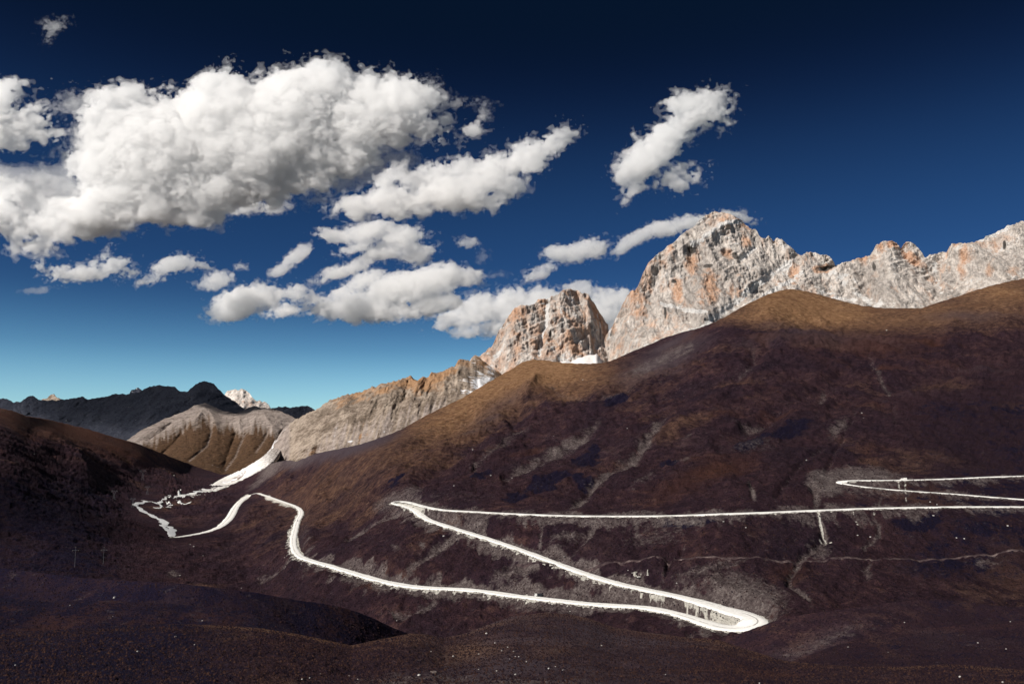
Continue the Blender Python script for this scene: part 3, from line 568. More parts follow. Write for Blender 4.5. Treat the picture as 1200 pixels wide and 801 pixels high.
def relief_peak(seed, slabs):
    def f(U, V, P):
        X, Z = P[..., 0], P[..., 2]
        wx = 18 * perlin(X / 140, Z / 140, seed=seed + 40); wz = 18 * perlin(X / 140 + 9, Z / 140, seed=seed + 41)
        big = 46 * fbm((X + wx) / 300, (Z + wz) / 520, octv=2, seed=seed, gain=0.5, ridged=True) + 30 * fbm((X + 0.3 * Z) / 120, Z / 420, octv=2, seed=seed + 2, gain=0.5, ridged=True)
        mid = 14 * fbm((X + wx) / 75, (Z + wz) / 210, octv=4, seed=seed + 5, gain=0.6, ridged=True)
        fine = 10 * fbm(X / 30, Z / 60, octv=5, seed=seed + 9, gain=0.62)
        q = Z * 0.86 - X * 0.5 + 55 * perlin(X / 300, Z / 300, seed=seed + 14); strata = 17 * ledges(q + 30 * perlin(X / 90, Z / 90, seed=seed + 15), 58) + 6 * ledges(q + 14 * perlin(X / 40, Z / 40, seed=seed + 17), 23)
        fine = fine + 5 * fbm(X / 13, Z / 27, octv=3, seed=seed + 30, gain=0.65, ridged=True)
        n = big + mid + fine + strata * (0.35 + 0.65 * ss(-0.2, 0.4, perlin(X / 260, Z / 260, seed=seed + 16)))
        for pts, wd, a in slabs:
            d, _ = pd(U, V, pts); n = n + a * np.exp(-(d / wd) ** 2)
        return 0 * n, -n
    return f
P1_SLABS = [([(860,262),(838,278),(812,292)], 7, 28), ([(915,320),(885,345),(860,362),(838,380)], 8, -34), ([(775,362),(800,370),(828,374)], 7, 38), ([(806,298),(812,310),(822,318)], 5, -40), ([(760,325),(790,300),(812,280)], 10, 18),
            ([(850,300),(862,306)], 4, -24), ([(730,352),(720,385)], 8, -25), ([(838,380),(800,400),(760,415)], 9, 30), ([(965,304),(978,309)], 5, 30), ([(966,320),(980,316)], 4, -34), ([(1059,290),(1062,310),(1085,330)], 6, -38),
            ([(1013,303),(1015,350),(1025,380)], 7, -30), ([(1104,300),(1098,330),(1100,355)], 8, -36), ([(1120,300),(1150,300),(1190,330)], 7, 24), ([(990,350),(1020,370)], 6, -25), ([(1035,295),(1040,340)], 10, 22), ([(868,310),(885,297)], 4, -22), ([(935,306),(930,330)], 7, -25), ([(780,300),(765,345),(758,385)], 6, -24)]
P2_SLABS = [([(640,352),(638,385),(632,420)], 5, -34), ([(657,345),(662,370),(668,395)], 6, 26), ([(610,362),(600,395),(590,420)], 7, 20), ([(690,360),(700,390)], 7, 22), ([(645,392),(648,400)], 4, -24), ([(676,350),(684,380)], 5, -20)]
ORANGE1 = [(812,312,12,18,-25,1.1),(833,338,14,26,0,1.2),(795,345,9,24,0,1.0),(822,352,10,16,0,0.9),(852,302,12,8,-20,1.0),(876,291,9,9,0,1.3),(932,325,9,14,0,1.3),(743,345,10,22,15,1.0),(752,362,8,16,0,0.8),(780,372,10,14,0,0.6),(770,400,18,12,0,0.8),
           (965,320,14,6,10,1.5),(1050,292,14,8,0,1.1),(1032,296,10,7,0,1.0),(1070,308,20,7,-30,1.4),(1130,306,10,14,0,1.0),(1128,322,10,12,0,0.9),(1188,322,12,12,-20,0.8),(1160,322,10,12,0,0.8),(865,265,30,10,-15,0.9),(842,262,28,16,0,0.75),(1008,306,14,6,0,0.9),(905,290,20,8,0,0.5),(1180,285,20,12,0,0.4)]
GREY1 = [(825,330,36,45,0,0.9),(835,375,40,20,0,1.0),(1030,345,42,40,0,0.8),(860,330,26,30,0,0.7),(770,355,14,30,0,0.6),(1150,310,40,30,0,0.5),(730,405,26,22,0,0.8),(890,330,30,20,0,0.5)]
SNOW1 = [([(868,267),(852,270),(838,276),(822,288),(812,292)],4.5,0.95),([(884,297),(876,303),(869,308)],3.6,1.0),([(926,312),(908,324),(890,336),(872,350),(856,362),(842,372),(828,386),(815,396)],5.5,0.85),([(776,361),(790,363),(805,368),(828,371)],4.0,0.9),([(840,381),(820,390),(800,398),(780,403),(760,410)],6,0.7),
         ([(940,325),(915,340),(895,352),(880,362)],5,0.8),([(975,322),(985,330),(1000,345),(1020,358),(1045,360)],6,0.7),([(1150,287),(1170,277),(1185,270),(1178,275)],5,0.8),([(1093,302),(1098,330),(1104,345)],4,0.55),([(1030,290),(1050,310)],3,0.3),
         ([(960,345),(980,352),(1000,355)],6,0.7),([(985,325),(1005,335)],4,0.6),([(850,255),(865,258)],3,0.6),([(716,388),(712,402)],3,0.7),([(800,405),(760,415)],7,0.6),([(1120,300),(1145,300)],4,0.35),([(760,316),(785,292),(815,268),(835,254)],4,0.55)]
ORANGE2 = [(610,372,18,12,20,0.6),(590,395,14,16,0,0.7),(655,410,14,14,0,1.0),(675,412,12,14,0,1.1),(690,375,10,16,0,0.6),(630,370,14,14,0,0.5),(605,412,14,10,0,0.9),(660,360,12,14,0,0.55),(697,400,7,14,0,0.9),(640,405,10,8,0,0.6)]
SNOW2 = [([(644,352),(641,368),(640,385),(634,400),(632,420)],2.6,1.0),([(656,345),(664,352),(671,356)],3,0.6),([(585,415),(575,430),(562,445)],5,0.7),([(657,366),(660,384)],2,0.6),([(618,362),(612,376)],2,0.4),([(668,341),(684,346)],3,0.5),([(700,372),(706,392)],2.5,0.5),([(640,418),(660,424),(690,420),(700,410)],5,0.5)]
def masks_peak(seed, oranges, greys, snows, crestline, base):
    def f(U, V, P):
        X, Z = P[..., 0], P[..., 2]
        warm = base + 0.22 * ss(820, 740, U) + 0.34 * fbm(X / 120, Z / 260, octv=5, seed=seed, gain=0.6); grey = 0 * U; sn = 0.18 + 0.35 * fbm(X / 120, Z / 90, octv=5, seed=seed + 3, gain=0.6)
        for cx, cy, rx, ry, an, a in oranges: warm = np.maximum(warm, a * ell(U, V, cx, cy, rx * 1.15, ry * 1.15, an) ** 0.6)
        for cx, cy, rx, ry, an, a in greys: grey = np.maximum(grey, a * ell(U, V, cx, cy, rx * 1.2, ry * 1.2, an) ** 0.7); 
        sn = sn - 0.4 * grey
        for pts, wd, a in snows:
            d, _ = pd(U, V, pts); sn = np.maximum(sn, a * np.exp(-(d / (wd * (0.9 + 0.5 * fbm(U / 8, V / 8, octv=3, seed=seed + 7)))) ** 2))
        h = V - poly(U, crestline)
        warm = warm + 0.16 * ss(24, 3, h)
        crack = 0.55 * ss(0.25, 0.7, fbm(X / 40, Z / 80, octv=5, seed=seed + 11, gain=0.6))
        for cx, cy, rx, ry, an in [(811,298,5,3,-25),(862,305,3,5,40),(830,316,6,2,0),(790,334,3,2,0),(967,319,10,2.5,15),(1025,318,2,5,10),(1020,365,3,9,20),(645,394,1.5,4,0),(632,412,1.5,10,0),(892,345,3,2,0),(780,370,1.5,8,0),(1178,293,2,5,0)]:
            crack = np.maximum(crack, 1.3 * ell(U, V, cx, cy, rx * 1.4, ry * 1.4, an) ** 0.5)
        return {'mask': np.stack([warm, sn, grey], -1), 'mask2': np.stack([0 * U, crack, 0 * U], -1)}
    return f
def depth_peak(crest, dc, k):
    def f(u, v):
        vc = spoly(u, crest, 30); h = v - vc; return spoly(u, dc, 30) - k * h - 0.012 * h * h
    return f
us = np.arange(695, 1240.1, 0.8); us = np.r_[us, np.arange(1242, 1500, 5.0)]
patch('limestone_peak', P1_CREST, lambda u: poly(u, [(695,446),(750,440),(850,420),(900,400),(1000,385),(1200,350),(1500,330)]), depth_peak(P1_CREST, [(695,3820),(760,4080),(840,4330),(1000,4300),(1200,4200),(1500,4200)], 3.2), MAT_LIME, us, 235, relief_peak(401, P1_SLABS),
      masks_peak(431, ORANGE1, GREY1, SNOW1, P1_CREST, 0.33), back=(8, 50.0, 1.3), rim=0.025, crest_noise=(3.2, 8.0), shape=0.95, seed=400)
us = np.arange(540, 722.1, 0.8)
patch('limestone_peak', P2_CREST, lambda u: 450 + 0 * u, depth_peak(P2_CREST, [(540,3600),(660,3900),(722,3990)], 3.4), MAT_LIME, us, 150, relief_peak(461, P2_SLABS),
      masks_peak(491, ORANGE2 + [(575,425,26,16,30,0.9),(600,385,20,20,40,0.7),(655,385,60,45,0,0.5)], [(620,395,20,24,0,0.5),(665,385,18,24,0,0.4),(690,395,12,16,0,0.4)], SNOW2, P2_CREST, 0.42), back=(8, 45.0, 1.3), rim=0.03, crest_noise=(3.2, 7.0), shape=0.95, seed=460)
# snowfield in the gap between the two peaks
MAT_SNOW, nt_, b_ = new_mat('old_snow', 0.7, 0.2); b_.inputs['Base Color'].default_value = (0.72, 0.69, 0.67, 1)
g_ = G(nt_); g_.l(g_.bump(g_.noise(g_.pos(), 0.05, 6, 0.6), 6.0), b_.inputs['Normal'])
SNOWF = [(630,438),(640,432),(650,427),(656,424),(663,422),(669,424),(676,420),(684,417),(692,416),(699,414),(704,420),(709,428),(716,436),(724,440)]
us = np.arange(630, 724.1, 1.5)
patch('snowfield', SNOWF, lambda u: 436 + 0 * u, lambda u, v: poly(u, [(630,3420),(724,3450)]) - 10 * (v - poly(u, SNOWF)), MAT_SNOW, us, 24, lambda U, V, P: (5 * fbm(P[..., 0] / 60, P[..., 2] / 30, octv=4, seed=520), 0 * U),
      lambda U, V, P: {}, back=(6, 18.0, 0.35), crest_noise=(2.2, 7.0), seed=521)

# ------------------------------------------------------------------ mountains at the head of the valley
M1 = [(120,530),(150,515),(165,504),(180,497),(192,491),(205,486),(218,481),(228,475),(236,473),(241,472),(250,476),(258,480),(266,482),(275,484),(282,482),(290,478),(298,475),(305,477),(315,478),(325,480),(334,484),(341,487),(348,491),(356,495),(370,503),(400,520)]
def depth_m1(u, v):
    vc = spoly(u, M1, 26); h = v - vc; return spoly(u, [(120,5200),(240,6500),(300,6200),(400,5600)]) - 24 * h
M1_GUL = [[(222,490),(216,503),(203,520),(190,532)],[(243,492),(248,505),(243,522),(222,540)],[(272,497),(276,508),(268,530),(262,548)],[(292,500),(284,515),(276,535),(264,552)],[(318,495),(310,515),(300,530)],[(335,500),(325,520)],[(205,492),(190,505),(175,515)]]
def relief_m1(U, V, P):
    X, Z = P[..., 0], P[..., 2]; h = V - poly(U, M1)
    n = 26 * fbm(X / 200, Z / 300, octv=4, seed=601) + 20 * fbm(X / 60, Z / 200, octv=5, seed=605, gain=0.6) + (8 + 16 * ss(15, 45, h)) * (1 - np.abs(fbm((U + 0.5 * (240 - U) * h / 90) / 9, h / 70, octv=3, seed=607)))
    for pts in ([(241,474),(232,488),(214,510)], [(241,474),(252,492),(257,520)], [(304,479),(296,496),(290,530)], [(304,479),(318,496),(322,520)], [(280,486),(282,510)]):
        d, a = pd(U, V, pts); n = n + 85 * np.exp(-d / 6.0) * ss(1.05, 0.4, a)
    for pts in M1_GUL:
        d, a = pd(U, V, pts); n = n - 110 * np.exp(-d / 4.5) * (0.25 + 0.75 * ss(0, 0.4, a))
    return 0 * n, -n
def masks_m1(U, V, P):
    X, Z = P[..., 0], P[..., 2]; h = V - poly(U, M1); w_ = fbm(U / 12, V / 30, octv=4, seed=611)
    w_ = 0.5 * w_ + 0.8 * fbm(U / 3.2, V / 26, octv=4, seed=612); scree = ss(38, 4, h - 20 * w_ - 8 * ss(270, 300, U)) * 0.95
    earth = 1.0 - scree; crack = 0 * U; pale = 0 * U
    for i, pts in enumerate(M1_GUL):
        d, a = pd(U, V, pts); scree = np.maximum(scree, (0.5 if i in (1, 3, 4) else 0.25) * np.exp(-(d / 2.5) ** 2))
    scree = np.maximum(scree, 0.8 * ell(U, V, 165, 506, 20, 6, 20))
    return {'mask': np.stack([0.2 + 0 * U, pale, 0 * U], -1), 'mask2': np.stack([earth, crack, scree], -1)}
us = np.arange(120, 400.1, 1.2)
patch('brown_mountain', M1, lambda u: poly(u, [(120,560),(260,562),(400,560)]), depth_m1, MAT_BROWN, us, 110, relief_m1, masks_m1, back=(8, 90.0, 0.8), crest_noise=(1.5, 7.0), seed=600)

M2 = [(-300,452),(-200,440),(-100,462),(-40,458),(0,467),(8,467),(15,471),(25,470),(32,465),(38,463),(45,468),(55,469),(75,468),(90,466),(97,464),(103,468),(115,466),(125,464),(135,461),(147,462),(155,460),(163,459),(172,454),(185,451),(195,452),(205,453),(209,457),(213,459),(220,458),(226,453),(233,448),(240,446),(250,449),(257,456),(262,462),(270,467),(280,474),(290,481),(310,492),(340,500)]
def relief_far(seed, a=1.0):
    def f(U, V, P):
        X, Z = P[..., 0], P[..., 2]
        n = a * (95 * fbm(X / 520, Z / 500, octv=6, seed=seed, gain=0.62) + 60 * fbm(X / 150, Z / 150, octv=4, seed=seed + 6))
        return 0 * n, -n
    return f
def masks_far(seed, sn=0.0, warm=0.2):
    def f(U, V, P):
        X, Z = P[..., 0], P[..., 2]
        s_ = sn + 0.3 * fbm(X / 300, Z / 160, octv=4, seed=seed)
        return {'mask': np.stack([warm + 0.4 * fbm(X / 200, Z / 300, octv=4, seed=seed + 1), np.clip(s_, 0, 1), 0 * U], -1), 'mask2': np.stack([0 * U, 0 * U, 0 * U], -1)}
    return f
def far(name, crest, D, k, vb, mat, seed, sn=0.0, warm=0.2, du=1.2, rows=70, a=1.0, back=(8, 120.0, 0.8), cn=(2.2, 7.0)):
    u0, u1 = crest[0][0], crest[-1][0]
    return patch(name, crest, float(vb), lambda u, v: D - k * (v - spoly(u, crest, 30)), mat, np.arange(u0, u1 + 0.1, du), rows, relief_far(seed, a), masks_far(seed, sn, warm), back=back, crest_noise=cn, seed=seed, rim=0.04)[0]
far('dark_mountain', M2, 9000, 25, 540, MAT_DARK, 701, -0.1)
far('dark_mountain', [(150,470),(152,460),(154,457),(158,455),(162,454),(166,457),(170,462)], 10500, 20, 500, MAT_DARK, 741, 0.42, rows=30, du=0.8, a=0.5)
far('dark_mountain', [(300,500),(308,482),(315,479),(325,477),(333,476),(340,477),(350,476),(360,475),(366,478),(372,482),(380,490),(400,500)], 9500, 22, 530, MAT_DARK, 721, -0.2)
far('distant_peak', [(252,490),(258,470),(263,462),(266,458),(270,457),(275,456),(280,457),(285,455),(290,459),(293,462),(297,466),(301,470),(304,468),(308,471),(312,471),(315,474),(318,480),(325,490)], 11500, 18, 500, MAT_LIME, 761, 0.3, 0.35, du=0.6, rows=60)
far('distant_peak', [(40,480),(48,468),(55,466),(60,463),(63,461),(67,465),(72,468),(80,478)], 12500, 18, 500, MAT_TAN, 781, 0.1, 0.3, du=0.8, rows=30, a=0.5)

# ------------------------------------------------------------------ roads, footpath, river, scree
from mathutils.bvhtree import BVHTree
def bvh_of(P):
    nr, nc = P.shape[:2]
    return BVHTree.FromPolygons([tuple(map(float, p)) for p in P.reshape(-1, 3)], [tuple(map(int, f)) for f in grid_faces(nr, nc)], all_triangles=False)
BVH = bvh_of(HILL_P[::2, ::2])
def ground(x, y, default=None, bvh=None):
    h = (bvh or BVH).ray_cast(Vector((float(x), float(y), 3000.0)), Vector((0, 0, -1)))
    return h[0].z if h[0] is not None else default
MAT_ROAD, nt_, b_ = new_mat('white_gravel', 0.9, 0.1); g_ = G(nt_); ac_ = g_.attr('across'); p_ = g_.pos()
n_ = g_.noise(p_, 0.6, 6, 0.7); nb_ = g_.noise(p_, 0.09, 5, 0.6)
c_ = g_.ramp(n_, [(0.3, (0.72, 0.705, 0.665)), (0.5, (0.87, 0.86, 0.825)), (0.7, (0.90, 0.895, 0.875))])
edge_shade_ = g_.math('MULTIPLY', g_.rng(g_.math('ABSOLUTE', g_.math('SUBTRACT', ac_[0], 0.62)), 0.0, 0.05, 1.0, 0.0), g_.rng(nb_, 0.42, 0.52))  # thin dark line painted for the shade along the road edge
c_ = g_.mix(g_.math('MULTIPLY', edge_shade_, 0.95), c_, (0.20, 0.185, 0.165))
spill_ = g_.rng(g_.math('ADD', ac_[1], g_.math('MULTIPLY', g_.math('SUBTRACT', n_, 0.5), 1.4)), 0.5, 0.95)
c_ = g_.mix(spill_, c_, (0.17, 0.14, 0.13))
g_.l(c_, b_.inputs['Base Color']); g_.l(g_.bump(n_, 0.6), b_.inputs['Normal'])
def ribbon(name, W, hw, mat, skirt=3.0, lift=0.25, drape=False, seed=0, seg=4, wander=0.42):
    """A road bed: level across, with ragged gravel banks falling away on both sides."""
    T = np.gradient(W, axis=0)[:, :2]; T /= np.linalg.norm(T, axis=1, keepdims=True) + 1e-9
    Nn = np.stack([T[:, 1], -T[:, 0]], -1); L = np.r_[0, np.cumsum(np.linalg.norm(np.diff(W[:, :2], axis=0), axis=1))]
    hw = hw * (1 + wander * fbm(L / 30, L * 0, octv=3, seed=seed))
    rows = []; att = []
    sk = skirt * (0.75 + 1.5 * np.clip(fbm(L / 16, L * 0, octv=4, seed=seed + 3, gain=0.65), -0.3, 1)); sk2 = skirt * (0.75 + 1.5 * np.clip(fbm(L / 16 + 50, L * 0, octv=4, seed=seed + 4, gain=0.65), -0.3, 1))
    prof = [(-1, 1.0)] + [(x, 0.0) for x in np.linspace(-1, 1, seg + 1)] + [(1, 1.0)]
    for j, (x, o) in enumerate(prof):
        k = sk if x < 0 else sk2
        off = x * (hw + (1.35 * k if o else 0)); q = np.c_[W[:, :2] + Nn * off[:, None], W[:, 2] + lift - (k if o else 0)]
        if not o: q[:, 2] += 0.12 * perlin(L / 6 + j * 3, x + 0 * L, seed=seed + 7)
        rows.append(q); att.append(np.stack([np.full(len(W), (x + 1) / 2), np.full(len(W), float(o)), 0 * L], -1))
    Q = np.stack(rows); A = np.stack(att)
    if drape:
        for a in range(Q.shape[0]):
            for b in range(Q.shape[1]):
                z = ground(Q[a, b, 0], Q[a, b, 1], Q[a, b, 2])
                Q[a, b, 2] = z + (lift if not prof[a][1] else -1.0)
    return structure(mesh_object(name, Q, grid_faces(*Q.shape[:2]), mat, attrs={'across': A}))
sk_ = 1.9 + 1.2 * ss(640, 690, ROAD_UV[:, 1])
def refine(W, uv, k=3):
    i = np.arange(0, len(W) - 1 + 1e-9, 1.0 / k); j = np.arange(len(W))
    return np.stack([np.interp(i, j, W[:, a]) for a in range(3)], -1), np.stack([np.interp(i, j, uv[:, a]) for a in range(2)], -1)
Wr, UVr = refine(ROAD_W, ROAD_UV)
ribbon('gravel_road', Wr, road_halfwidth(UVr), MAT_ROAD, skirt=0.8 + 0.9 * ss(600, 680, UVr[:, 1]), seed=811)
Wv, UVv = refine(VAL_W, VAL_UV)
ribbon('gravel_road', Wv, np.full(len(Wv), 4.6) + 3.5 * np.exp(-((UVv[:, 0] - 270) / 12) ** 2), MAT_ROAD, skirt=1.6, seed=821)
# the footpath is worn, not built: a thin draped strip
MAT_PATH, nt_, b_ = new_mat('worn_earth', 0.95, 0.05); g_ = G(nt_)
g_.l(g_.ramp(g_.noise(g_.pos(), 0.12, 5, 0.7), [(0.38, (0.025, 0.016, 0.020)), (0.54, (0.07, 0.05, 0.05)), (0.7, (0.18, 0.14, 0.13))]), b_.inputs['Base Color'])
Tw, Tuv = world_path(TRACK, smooth=2); Tw, Tuv = refine(Tw, Tuv, 2)
ribbon('footpath', Tw, np.full(len(Tw), 0.8), MAT_PATH, skirt=0.8, lift=0.35, drape=True, seed=831, seg=2, wander=0.6)
# river: pale glacial water over white shingle, in braids
MAT_RIVER, nt_, b_ = new_mat('milky_water', 0.35, 0.4); g_ = G(nt_)
g_.l(g_.ramp(g_.noise(g_.pos(), 0.05, 5, 0.7), [(0.3, (0.42, 0.44, 0.45)), (0.5, (0.72, 0.72, 0.70)), (0.7, (0.82, 0.81, 0.78))]), b_.inputs['Base Color'])
g_.l(g_.bump(g_.noise(g_.pos(), 0.4, 4, 0.6), 0.5), b_.inputs['Normal'])
RIV = [([(201,629),(202,622),(199,617),(193,617.5),(192,612),(187,608),(182,607),(176,603),(170,601),(165,597.5),(163,594.5),(157,592),(160,590.5),(168,589),(172,587),(165,586.5)], 5.5),
       ([(200,628),(197,622),(190,616),(187,615)], 3.0), ([(193,617),(196,613),(191,609)], 3.2),
       ([(178,588),(184,590),(188,591),(190,594),(185,595.5),(179,594.5)], 4.2), ([(186,589.5),(191,587.5),(196,589),(200,590.5),(199,594),(194,594.5)], 4.5), ([(170,588),(178,588)], 2.6),
       ([(206,587.5),(209,588),(210,590.5),(216,592),(224,591)], 4.0), ([(189,588),(194,586),(197,583.5),(203,584),(210,582),(218,581),(226,578.5)], 5.5), ([(211,580.5),(209,577),(212,575.5)], 3.0), ([(195,580),(197,582),(203,583)], 3.0), ([(208,583),(214,582),(222,580),(232,577.5),(242,574)], 11.0)]
Q_, F_, off_ = [], [], 0
for k, (pts, hw) in enumerate(RIV):
    W, uv = world_path(pts, step=1.0, smooth=1); W, uv = refine(W, uv, 1)
    T = np.gradient(W, axis=0)[:, :2]; T /= np.linalg.norm(T, axis=1, keepdims=True) + 1e-9
    Nn = np.stack([T[:, 1], -T[:, 0]], -1); L = np.arange(len(W)) * 5.0
    h_ = 1.15 * hw * (0.9 + 1.3 * np.clip(fbm(L / 45 + 20 * k, L * 0, octv=3, seed=841), -0.45, 1)) * ss(0, 12, L) * ss(0, 12, L[-1] - L) + 0.5
    for x in (-1, 0, 1):
        q = np.c_[W[:, :2] + Nn * (x * h_)[:, None], W[:, 2]]
        for r in q: r[2] = ground(r[0], r[1], r[2]) + (1.6 if x == 0 else 0.9) + 0.004 * k
        Q_.append(q)
    n = len(W); F_.append(grid_faces(3, n) + off_); off_ += 3 * n
structure(mesh_object('river', np.concatenate(Q_), np.concatenate(F_), MAT_RIVER))
# white scree fan that pours down from the end of the ridge
MAT_SCREE, nt_, b_ = new_mat('white_scree', 0.95, 0.05); g_ = G(nt_); sa_ = g_.attr('across')
cv_ = g_.n('ShaderNodeCombineXYZ'); g_.l(sa_[0], cv_.inputs[0]); g_.l(sa_[1], cv_.inputs[1]); mp_ = g_.n('ShaderNodeMapping'); mp_.inputs['Scale'].default_value = (2.2, 16, 1); g_.l(cv_.outputs[0], mp_.inputs[0])
st_ = g_.noise(mp_.outputs[0], 1.0, 6, 0.65); fn_ = g_.noise(g_.pos(), 0.12, 6, 0.75)
mx_ = g_.math('ADD', g_.math('MULTIPLY', st_, 0.6), g_.math('MULTIPLY', fn_, 0.4))
upper_ = g_.ramp(fn_, [(0.4, (0.16, 0.13, 0.12)), (0.6, (0.42, 0.38, 0.35))])
g_.l(g_.mix(g_.rng(g_.math('ADD', sa_[0], g_.math('MULTIPLY', g_.math('SUBTRACT', fn_, 0.5), 0.8)), 0.22, 0.4), upper_, g_.ramp(mx_, [(0.32, (0.46, 0.44, 0.42)), (0.46, (0.68, 0.66, 0.63)), (0.6, (0.84, 0.82, 0.79))])), b_.inputs['Base Color'])
g_.l(g_.bump(mx_, 6.0), b_.inputs['Normal'])
TOPE = [(336,504),(327,510),(322,519),(316,528),(309,534),(300,540),(290,546),(278,552),(265,558),(252,565),(240,571),(229,576),(220,580)]
BOTE = [(339,508),(333,519),(328,529),(322,538),(314,545),(304,551),(293,557),(281,563),(268,569),(255,575),(243,578),(234,580),(226,582)]
n_a = 260
def along(pts, n):
    p = np.array(pts, float); t = np.linspace(0, len(p) - 1, n); r = np.stack([np.interp(t, np.arange(len(p)), p[:, i]) for i in range(2)], -1)
    for _ in range(12): r[1:-1] = 0.25 * r[:-2] + 0.5 * r[1:-1] + 0.25 * r[2:]
    return r
A_, B_ = along(TOPE, n_a), along(BOTE, n_a); tt = np.linspace(0, 1, 26)[:, None]; aa = np.linspace(0, 1, n_a)[None]
edge = 1.2 * fbm(aa * 40, aa * 0, octv=4, seed=851) ; edge2 = (1.2 + 1.8 * ss(0.55, 0.9, aa)) * fbm(aa * 40 + 9, aa * 0, octv=4, seed=852)
U_ = A_[None, :, 0] * (1 - tt) + B_[None, :, 0] * tt; V_ = A_[None, :, 1] * (1 - tt) + B_[None, :, 1] * tt + edge * (1 - tt) + edge2 * tt
wv_ = ss(548, 522, V_); D_ = depth_main(U_, V_) * (0.992 - 0.010 * np.sin(math.pi * tt)) * (1 - wv_) + (depth_tan(U_, V_) - 12) * wv_
P_ = unproject(U_, V_, D_); P_[..., 2] += 3 * fbm(aa * 8 + 0 * tt, tt * 14 + 0 * aa, octv=4, seed=853)
skirt_ = P_[:1].copy(); skirt_[..., 1] += 120; skirt_[..., 2] -= 25; skb_ = P_[-1:].copy(); skb_[..., 1] += 20; skb_[..., 2] -= 12
P_ = np.concatenate([skirt_, P_, skb_]); at_ = np.stack([np.broadcast_to(aa, P_.shape[:2]), np.broadcast_to(np.linspace(0, 1, P_.shape[0])[:, None], P_.shape[:2]), np.zeros(P_.shape[:2])], -1)
structure(mesh_object('scree_slope', P_, grid_faces(*P_.shape[:2]), MAT_SCREE, attrs={'across': at_}))
# the ground that carries it all, out to the horizon
MAT_GROUND, nt_, b_ = new_mat('dry_plain', 0.95, 0.05); g_ = G(nt_)
g_.l(g_.ramp(g_.noise(g_.pos(), 0.0006, 8, 0.65), [(0.35, (0.02, 0.013, 0.012)), (0.65, (0.07, 0.045, 0.03))]), b_.inputs['Base Color'])
ang_ = np.linspace(0, 2 * math.pi, 97)[:-1]; rad_ = np.array([0.0, 500, 1500, 4000, 9000, 20000, 60000])
gv_ = np.array([[r * math.sin(a), r * math.cos(a), -330 - (0 if r < 8000 else 0)] for r in rad_ for a in np.r_[ang_, ang_[:1] + 2 * math.pi]])
structure(mesh_object('ground', gv_, grid_faces(len(rad_), 97)[:, ::-1], MAT_GROUND))

# ------------------------------------------------------------------ clouds
def cloud_material(dens):
    """Scattering droplets of even density, with a faint skin so that the cloud still counts as a surface."""
    m = bpy.data.materials.new('cloud_droplets'); m.use_nodes = True; nt = m.node_tree; nt.nodes.clear(); g = G(nt)
    df = g.n('ShaderNodeBsdfTranslucent'); df.inputs[0].default_value = (0.9, 0.9, 0.9, 1); tr = g.n('ShaderNodeBsdfTransparent')
    mx = g.n('ShaderNodeMixShader'); mx.inputs[0].default_value = 0.006; g.l(tr.outputs[0], mx.inputs[1]); g.l(df.outputs[0], mx.inputs[2])
    vo = g.n('ShaderNodeVolumeScatter'); vo.inputs['Color'].default_value = (0.9995, 0.9995, 0.9995, 1); vo.inputs['Density'].default_value = dens; vo.inputs['Anisotropy'].default_value = 0.15
    out = g.n('ShaderNodeOutputMaterial'); g.l(mx.outputs[0], out.inputs[0]); g.l(vo.outputs[0], out.inputs[1])
    m.cycles.homogeneous_volume = True
    return m
def surface_nets(Fd, iso):
    """Smooth iso-surface of a voxel field: (vertices in voxel units, quads)."""
    s = Fd > iso; nx, ny, nz = s.shape
    c = np.zeros((nx - 1, ny - 1, nz - 1), np.int8)
    for dx in (0, 1):
        for dy in (0, 1):
            for dz in (0, 1): c += s[dx:nx - 1 + dx, dy:ny - 1 + dy, dz:nz - 1 + dz]
    act = (c > 0) & (c < 8); idx = -np.ones(act.shape, np.int64); ii = np.nonzero(act); n = len(ii[0]); idx[ii] = np.arange(n)
    acc = np.zeros((n, 3)); cnt = np.zeros(n)
    cor = [(a, b, d) for a in (0, 1) for b in (0, 1) for d in (0, 1)]
    for i, p in enumerate(cor):
        for q in cor[i + 1:]:
            if sum(abs(p[k] - q[k]) for k in range(3)) != 1: continue
            fa = Fd[ii[0] + p[0], ii[1] + p[1], ii[2] + p[2]] - iso; fb = Fd[ii[0] + q[0], ii[1] + q[1], ii[2] + q[2]] - iso
            m = (fa > 0) != (fb > 0); t = np.where(m, fa / np.where(m, fa - fb, 1), 0)
            for k in range(3): acc[:, k] += np.where(m, p[k] + t * (q[k] - p[k]), 0)
            cnt += m
    V = np.stack(ii, -1) + acc / cnt[:, None]
    quads = []
    for ax in range(3):
        sl = [slice(1, -1)] * 3; sl2 = [slice(1, -1)] * 3
        a = [slice(1, nx - 1), slice(1, ny - 1), slice(1, nz - 1)]; b = list(a)
        a[ax] = slice(0, s.shape[ax] - 1); b[ax] = slice(1, s.shape[ax])
        ch = s[tuple(a)] != s[tuple(b)]; up = s[tuple(a)]
        e = np.nonzero(ch); dirn = up[e]; e = [x.copy() for x in e]
        o1, o2 = [(1, 2), (2, 0), (0, 1)][ax]
        e[o1] += 1; e[o2] += 1
        def at(d1, d2):
            z = [x.copy() for x in e]; z[o1] -= d1; z[o2] -= d2; return idx[z[0], z[1], z[2]]
        q = np.stack([at(1, 1), at(0, 1), at(0, 0), at(1, 0)], -1)
        q[~dirn] = q[~dirn][:, ::-1]; quads.append(q)
    quads = np.concatenate(quads); quads = quads[(quads >= 0).all(1)]
    return V, quads
